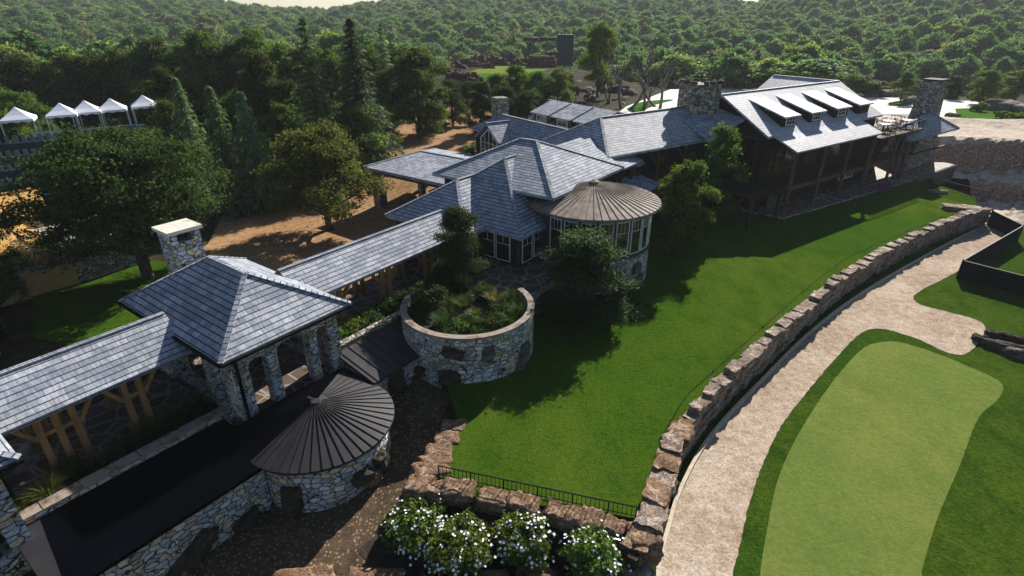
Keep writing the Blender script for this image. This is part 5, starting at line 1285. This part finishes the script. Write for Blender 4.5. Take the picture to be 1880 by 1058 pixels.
for k, (a_, b_, w_, h_, mt, lb) in enumerate(((13.2, 19.9, 1.2, .7, 'leaf_mid', 'leafy shrub behind the annex next to the stone pavilion'), (14.3, 20.1, 1.2, .8, 'leaf_bright', 'pale leafy shrub behind the annex roof'), (15.4, 19.8, 1.2, .8, 'leaf_dark', 'dark shrub behind the upper end of the annex'), (16.5, 20.1, 1.3, .9, 'leaf_dark', 'dark shrub between annex and planter beside the walkway'), (17.6, 19.9, 1.4, 1.2, 'leaf_dark', 'tall dark shrub between planter and walkway'), (18.8, 20.1, 1.3, 1.0, 'leaf_dark', 'dark shrub behind the middle of the planter'), (20.0, 19.8, 1.5, 1.3, 'leaf_dark', 'dark shrub at the foot of the slender tree'), (21.0, 20.1, 1.2, .9, 'leaf_dark', 'dark shrub at the edge of the cottage terrace'), (20.6, 18.6, 1.3, 1.0, 'leaf_dark', 'dark shrub just behind the planter rim'))):
    q_ = FA(a_, b_, 1.1); shrub('shrub', *proj(q_), 1.1, w_, h_, mt, lb, 2200, .06)
shrub('shrub', 893, 545, 1.85, .8, .5, 'leaf_dark', 'low dark shrub at the back of the round planter')
for k, (px, py, w, lb) in enumerate(((845, 606, .62, 'low bushy plant at the front left rim of the planter'), (880, 602, .6, 'low bushy plant at the front middle rim of the planter'), (912, 592, .6, 'low bushy plant at the front right rim of the planter'), (936, 575, .6, 'low bushy plant at the right rim of the planter'), (818, 600, .6, 'low bushy plant at the left front rim of the planter'), (930, 555, .6, 'low bushy plant under the yellow grass in the planter'))): shrub('shrub', px, py, 1.85, w, .42, 'leaf_mid', lb, 900, .05, 'low plants round the planter rim')
for k in range(34):
    a_ = rnd.uniform(0, 2 * PI); q_ = 2.6 * math.sqrt(rnd.random()); px_, py_ = proj((PX + q_ * math.cos(a_), PY + q_ * math.sin(a_), 1.85))
    if k % 2: shrub('shrub', px_, py_, 1.85, rnd.uniform(.7, 1.0), rnd.uniform(.3, .55), 'leaf_dark', 'low dark ground plant filling the round planter', 900, .06, 'dark ground plants in the planter')
    else: grass(px_, py_, 1.85, rnd.uniform(.6, .95), 200, 'blade_dark', 'dark green grass tuft filling the round planter', 'dark grass tufts in the planter')
grass(845, 570, 1.85, .85, 150, 'blade', 'arching green grass clump in the middle of the planter')
grass(905, 562, 1.85, .95, 170, 'blade_yellow', 'straw yellow grass clump in the planter')
grass(872, 582, 1.85, .6, 130, 'blade', 'small light green grass clump in the planter')
grass(812, 590, 1.85, .6, 120, 'blade', 'small grass clump at the left of the planter')
grass(830, 560, 1.85, .7, 110, 'blade_dark', 'dark grass clump at the back of the planter')
for k, (px, py, hh, mt, lb) in enumerate(((42, 948, .75, 'blade', 'sunlit grass clump at the lower left corner of the planting strip'), (96, 918, .85, 'blade', 'sunlit grass clump second along the planting strip'), (140, 880, .85, 'blade_dark', 'shaded grass clump third along the planting strip'), (195, 862, .7, 'blade_dark', 'shaded grass clump fourth along the planting strip'), (232, 835, .85, 'blade_dark', 'shaded grass clump fifth along the planting strip'), (285, 805, .9, 'blade_dark', 'shaded grass clump sixth along the planting strip'), (330, 785, .9, 'blade_dark', 'shaded grass clump seventh along the planting strip'), (365, 762, .95, 'blade_dark', 'shaded grass clump nearest the pavilion pillar'))): grass(px, py, .8, hh * 1.2, 300, mt, lb, 'grass clumps along the planting strip')  # shaded clumps get darker blades, their shade is put into the colour
shrub('heather', 1618, 352, .05, 1.6, .9, 'purple_petal', 'purple flowering bush at the foot of the lodge terrace', 1400, .09, cat='bush')
shrub('shrub', 868, 285, 1.9, 1.4, 1.2, 'leaf_mid', 'small bush at the corner of the gabled wing', 1200, .1)
for px, py, lb in ((1795, 208, 'round bush on the far verge left of the rocks'), (1838, 222, 'round bush on the grass above the dunes'), (1868, 225, 'pale bush on the grass near the right edge')): shrub('shrub', px, py, 2.1, 2.0, 1.4, 'leaf_bright', lb, 900, .16)
# flower bushes
fl_lab = ['leftmost white flowering bush below the boulder row', 'white flowering bush second from the left', 'white flowering bush third from the left', 'rightmost white flowering bush below the railing']
for k, (px, py, w, h) in enumerate(((764, 995, 2.05, 1.5), (843, 1042, 2.1, 1.5), (963, 1025, 2.05, 1.65), (1088, 1056, 2.05, 1.6))):
    x, y = at(px, py, -1.3); RS.seed(70 + k); t = thing('flowering_bush', fl_lab[k], 'bush', (x, y, -1.3), 'white flowering bushes')
    lobes = [(0, 0, h * .45, w * .42, w * .42, h * .5)] + [(RS.uniform(-.3, .3) * w, RS.uniform(-.3, .3) * w, h * RS.uniform(.35, .7), w * .24, w * .24, h * .28) for _ in range(6)]
    P, O = crown_pts(9000, lobes, .09); P[:, 2] = np.maximum(P[:, 2], .03); quads('foliage', leaf_quads(P, .055, .3, 1.2, O), 'leaf_bright', t)
    P, O = crown_pts(5200, lobes, .10); sel = RS.choice(len(P), 430, replace=False); P = P[sel] + O[sel] * .09; O = O[sel]; P[:, 2] = np.maximum(P[:, 2], .08)
    m = []
    for p, nrm in zip(P, O):
        nrm = nrm * .6 + RS.normal(size=3) * .25 + np.array((0, -.1, .7)); nrm /= np.linalg.norm(nrm); a = np.cross(nrm, RS.normal(size=3)); a /= np.linalg.norm(a); b = np.cross(nrm, a); R_ = RS.uniform(.036, .062); ph = RS.uniform(0, 6)
        for j in range(5):
            th = ph + j * 2 * PI / 5; d = a * math.cos(th) + b * math.sin(th); e = -a * math.sin(th) + b * math.cos(th)
            m += [p, p + d * R_ * .6 - e * R_ * .36, p + d * R_ + nrm * .01, p + d * R_ * .6 + e * R_ * .36]
    o = quads('blossoms', np.array(m), 'petal', t); o['kind'] = 'stuff'
    mb = MB()
    for l in lobes: limb(mb, (0, 0, -.1), l[:3], .03, .01, 5)
    mb.build('stem', 'bark', t, origin=(0, 0, 0))

# ------------------------------------------------------------------ far forest: one object, instanced crowns
def forest():
    protos = bpy.data.collections.new('forest_crowns')
    for s in range(4):
        RS.seed(200 + s); global rnd; rnd = random.Random(400 + s)
        lobes = []
        for k in range(16):
            a = k * 2.4; f = (k + .5) / 16; rr = 3.5 * math.sqrt(f) * rnd.uniform(.75, 1.05); s_ = rnd.uniform(.95, 1.5)
            lobes.append((rr * math.cos(a), rr * math.sin(a), 6.6 - rr * rr * .28 + rnd.uniform(-.4, .5), s_, s_, s_ * .7))
        P, O = crown_pts(4200, lobes, .34); q = leaf_quads(P, .27, .5, 1.0, O)
        me = bpy.data.meshes.new('forest_crown'); n = len(q) // 4; me.vertices.add(len(q)); me.vertices.foreach_set('co', q.astype(np.float32).ravel()); me.loops.add(len(q)); me.loops.foreach_set('vertex_index', np.arange(len(q), dtype=np.int32)); me.polygons.add(n); me.polygons.foreach_set('loop_start', np.arange(n, dtype=np.int32) * 4); me.materials.append(MATS['forest_leaf']); me.update(calc_edges=True)
        o = bpy.data.objects.new('forest_crown', me); protos.objects.link(o)
    R2 = np.random.RandomState(3); pts = []
    y = 60.0
    while y < 585:
        st = 7.6 + y * .004
        x = -y * 1.12 - 30
        while x < y * 1.12 + 30:
            px = x + R2.uniform(-.45, .45) * st; py = y + R2.uniform(-.45, .45) * st; x += st
            r = math.hypot(px, py)
            if r > 600: continue
            u_ = proj((px, py, ground_z(px, py)))
            lim = 100 if u_[0] < 780 else (150 if u_[0] < 1130 else (124 if u_[0] < 1330 else 116))
            if r < lim: continue
            if math.hypot((px - GREEN_C[0]) / 1.35, py - GREEN_C[1]) < 25: continue
            if u_[0] > 1580 and u_[1] > 168: continue
            pts.append((px, py, ground_z(px, py) + R2.uniform(-1.6, 1.0)))
        y += st * .9
    me = bpy.data.meshes.new('forest'); me.from_pydata(pts, [], []); o = bpy.data.objects.new('forest', me); COL.objects.link(o)
    tag(o, 'dense summer forest covering the hills behind the lodge', 'forest', kind='stuff')
    ng = bpy.data.node_groups.new('forest_scatter', 'GeometryNodeTree'); ng.interface.new_socket('Geometry', in_out='INPUT', socket_type='NodeSocketGeometry'); ng.interface.new_socket('Geometry', in_out='OUTPUT', socket_type='NodeSocketGeometry')
    N = ng.nodes.new; Lk = ng.links.new
    i = N('NodeGroupInput'); ou = N('NodeGroupOutput'); mp = N('GeometryNodeMeshToPoints'); ip = N('GeometryNodeInstanceOnPoints'); ci = N('GeometryNodeCollectionInfo'); rv = N('FunctionNodeRandomValue'); rs = N('FunctionNodeRandomValue'); cx = N('ShaderNodeCombineXYZ'); rr = N('FunctionNodeRandomValue'); ri = N('FunctionNodeRandomValue')
    ci.inputs['Collection'].default_value = protos; ci.inputs['Separate Children'].default_value = True; ci.inputs['Reset Children'].default_value = True
    rs.data_type = 'FLOAT_VECTOR'; rs.inputs[0].default_value = (.6, .6, .65); rs.inputs[1].default_value = (1.5, 1.5, 1.3)
    rr.data_type = 'FLOAT'; rr.inputs[2].default_value = 0; rr.inputs[3].default_value = 6.28
    ri.data_type = 'INT'; ri.inputs[4].default_value = 0; ri.inputs[5].default_value = 3
    for sn, rn in ((5, rr), (9, rs), (3, ri)): rn.inputs['Seed'].default_value = sn
    Lk(i.outputs[0], mp.inputs[0]); Lk(mp.outputs[0], ip.inputs['Points']); Lk(ci.outputs[0], ip.inputs['Instance']); ip.inputs['Pick Instance'].default_value = True
    Lk(ri.outputs[2], ip.inputs['Instance Index']); Lk(rr.outputs[1], cx.inputs[2]); Lk(cx.outputs[0], ip.inputs['Rotation']); Lk(rs.outputs[0], ip.inputs['Scale']); Lk(ip.outputs[0], ou.inputs[0])
    md = o.modifiers.new('scatter', 'NODES'); md.node_group = ng
    print('forest trees', len(pts))
forest()

# ------------------------------------------------------------------ camera, light, sky, air
cam = bpy.data.cameras.new('camera'); co = bpy.data.objects.new('camera', cam); COL.objects.link(co)
co.location = (0, 0, EYE); co.rotation_euler = (PI / 2 - PITCH, 0, 0); cam.sensor_width = 36; cam.lens = 36 * FPX / 1880; cam.clip_end = 6000; cam.clip_start = .1; scn.camera = co
EL = math.radians(SUN_EL); AZ = math.radians(SUN_AZ)   # azimuth from +Y towards +X
S = Vector((math.sin(AZ) * math.cos(EL), math.cos(AZ) * math.cos(EL), math.sin(EL)))
sl = bpy.data.lights.new('sun', 'SUN'); sl.energy = SUN_E; sl.angle = math.radians(.5); sl.color = (1, .94, .86)
so = bpy.data.objects.new('sun', sl); COL.objects.link(so); so.rotation_euler = S.to_track_quat('Z', 'Y').to_euler(); so.location = S * 200
w = bpy.data.worlds.new('World'); scn.world = w; w.use_nodes = True; nt = w.node_tree; nt.nodes.clear()
sk = nt.nodes.new('ShaderNodeTexSky'); sk.sky_type = 'NISHITA'; sk.sun_disc = False; sk.sun_elevation = EL; sk.sun_rotation = AZ; sk.ozone_density = 2.5; sk.dust_density = .5
bgn = nt.nodes.new('ShaderNodeBackground'); bgn.inputs[1].default_value = SKY_E; out = nt.nodes.new('ShaderNodeOutputWorld'); nt.links.new(sk.outputs[0], bgn.inputs[0]); nt.links.new(bgn.outputs[0], out.inputs[0])
if HAZE:
    mb = MB(); mb.box((-1100, -120, -8), (2300, 0, 0), (0, 1400, 0), (0, 0, 62)); m, nt = newmat('haze'); v = nt.nodes.new('ShaderNodeVolumePrincipled'); v.inputs['Density'].default_value = HAZE; v.inputs['Color'].default_value = (.86, .9, .95, 1); v.inputs['Anisotropy'].default_value = .1
    o = nt.nodes.new('ShaderNodeOutputMaterial'); nt.links.new(v.outputs[0], o.inputs['Volume']); h = mb.build('haze', 'haze', autouv=False); tag(h, kind='stuff')
scn.view_settings.view_transform = 'Standard'; scn.view_settings.look = 'None'; scn.view_settings.exposure = EXPO; scn.view_settings.gamma = 1
scn.cycles.max_bounces = 5; scn.cycles.diffuse_bounces = 1; scn.cycles.transparent_max_bounces = 4; scn.cycles.volume_bounces = 0; scn.cycles.caustics_reflective = False; scn.cycles.caustics_refractive = False
scn.cycles.sample_clamp_indirect = 3
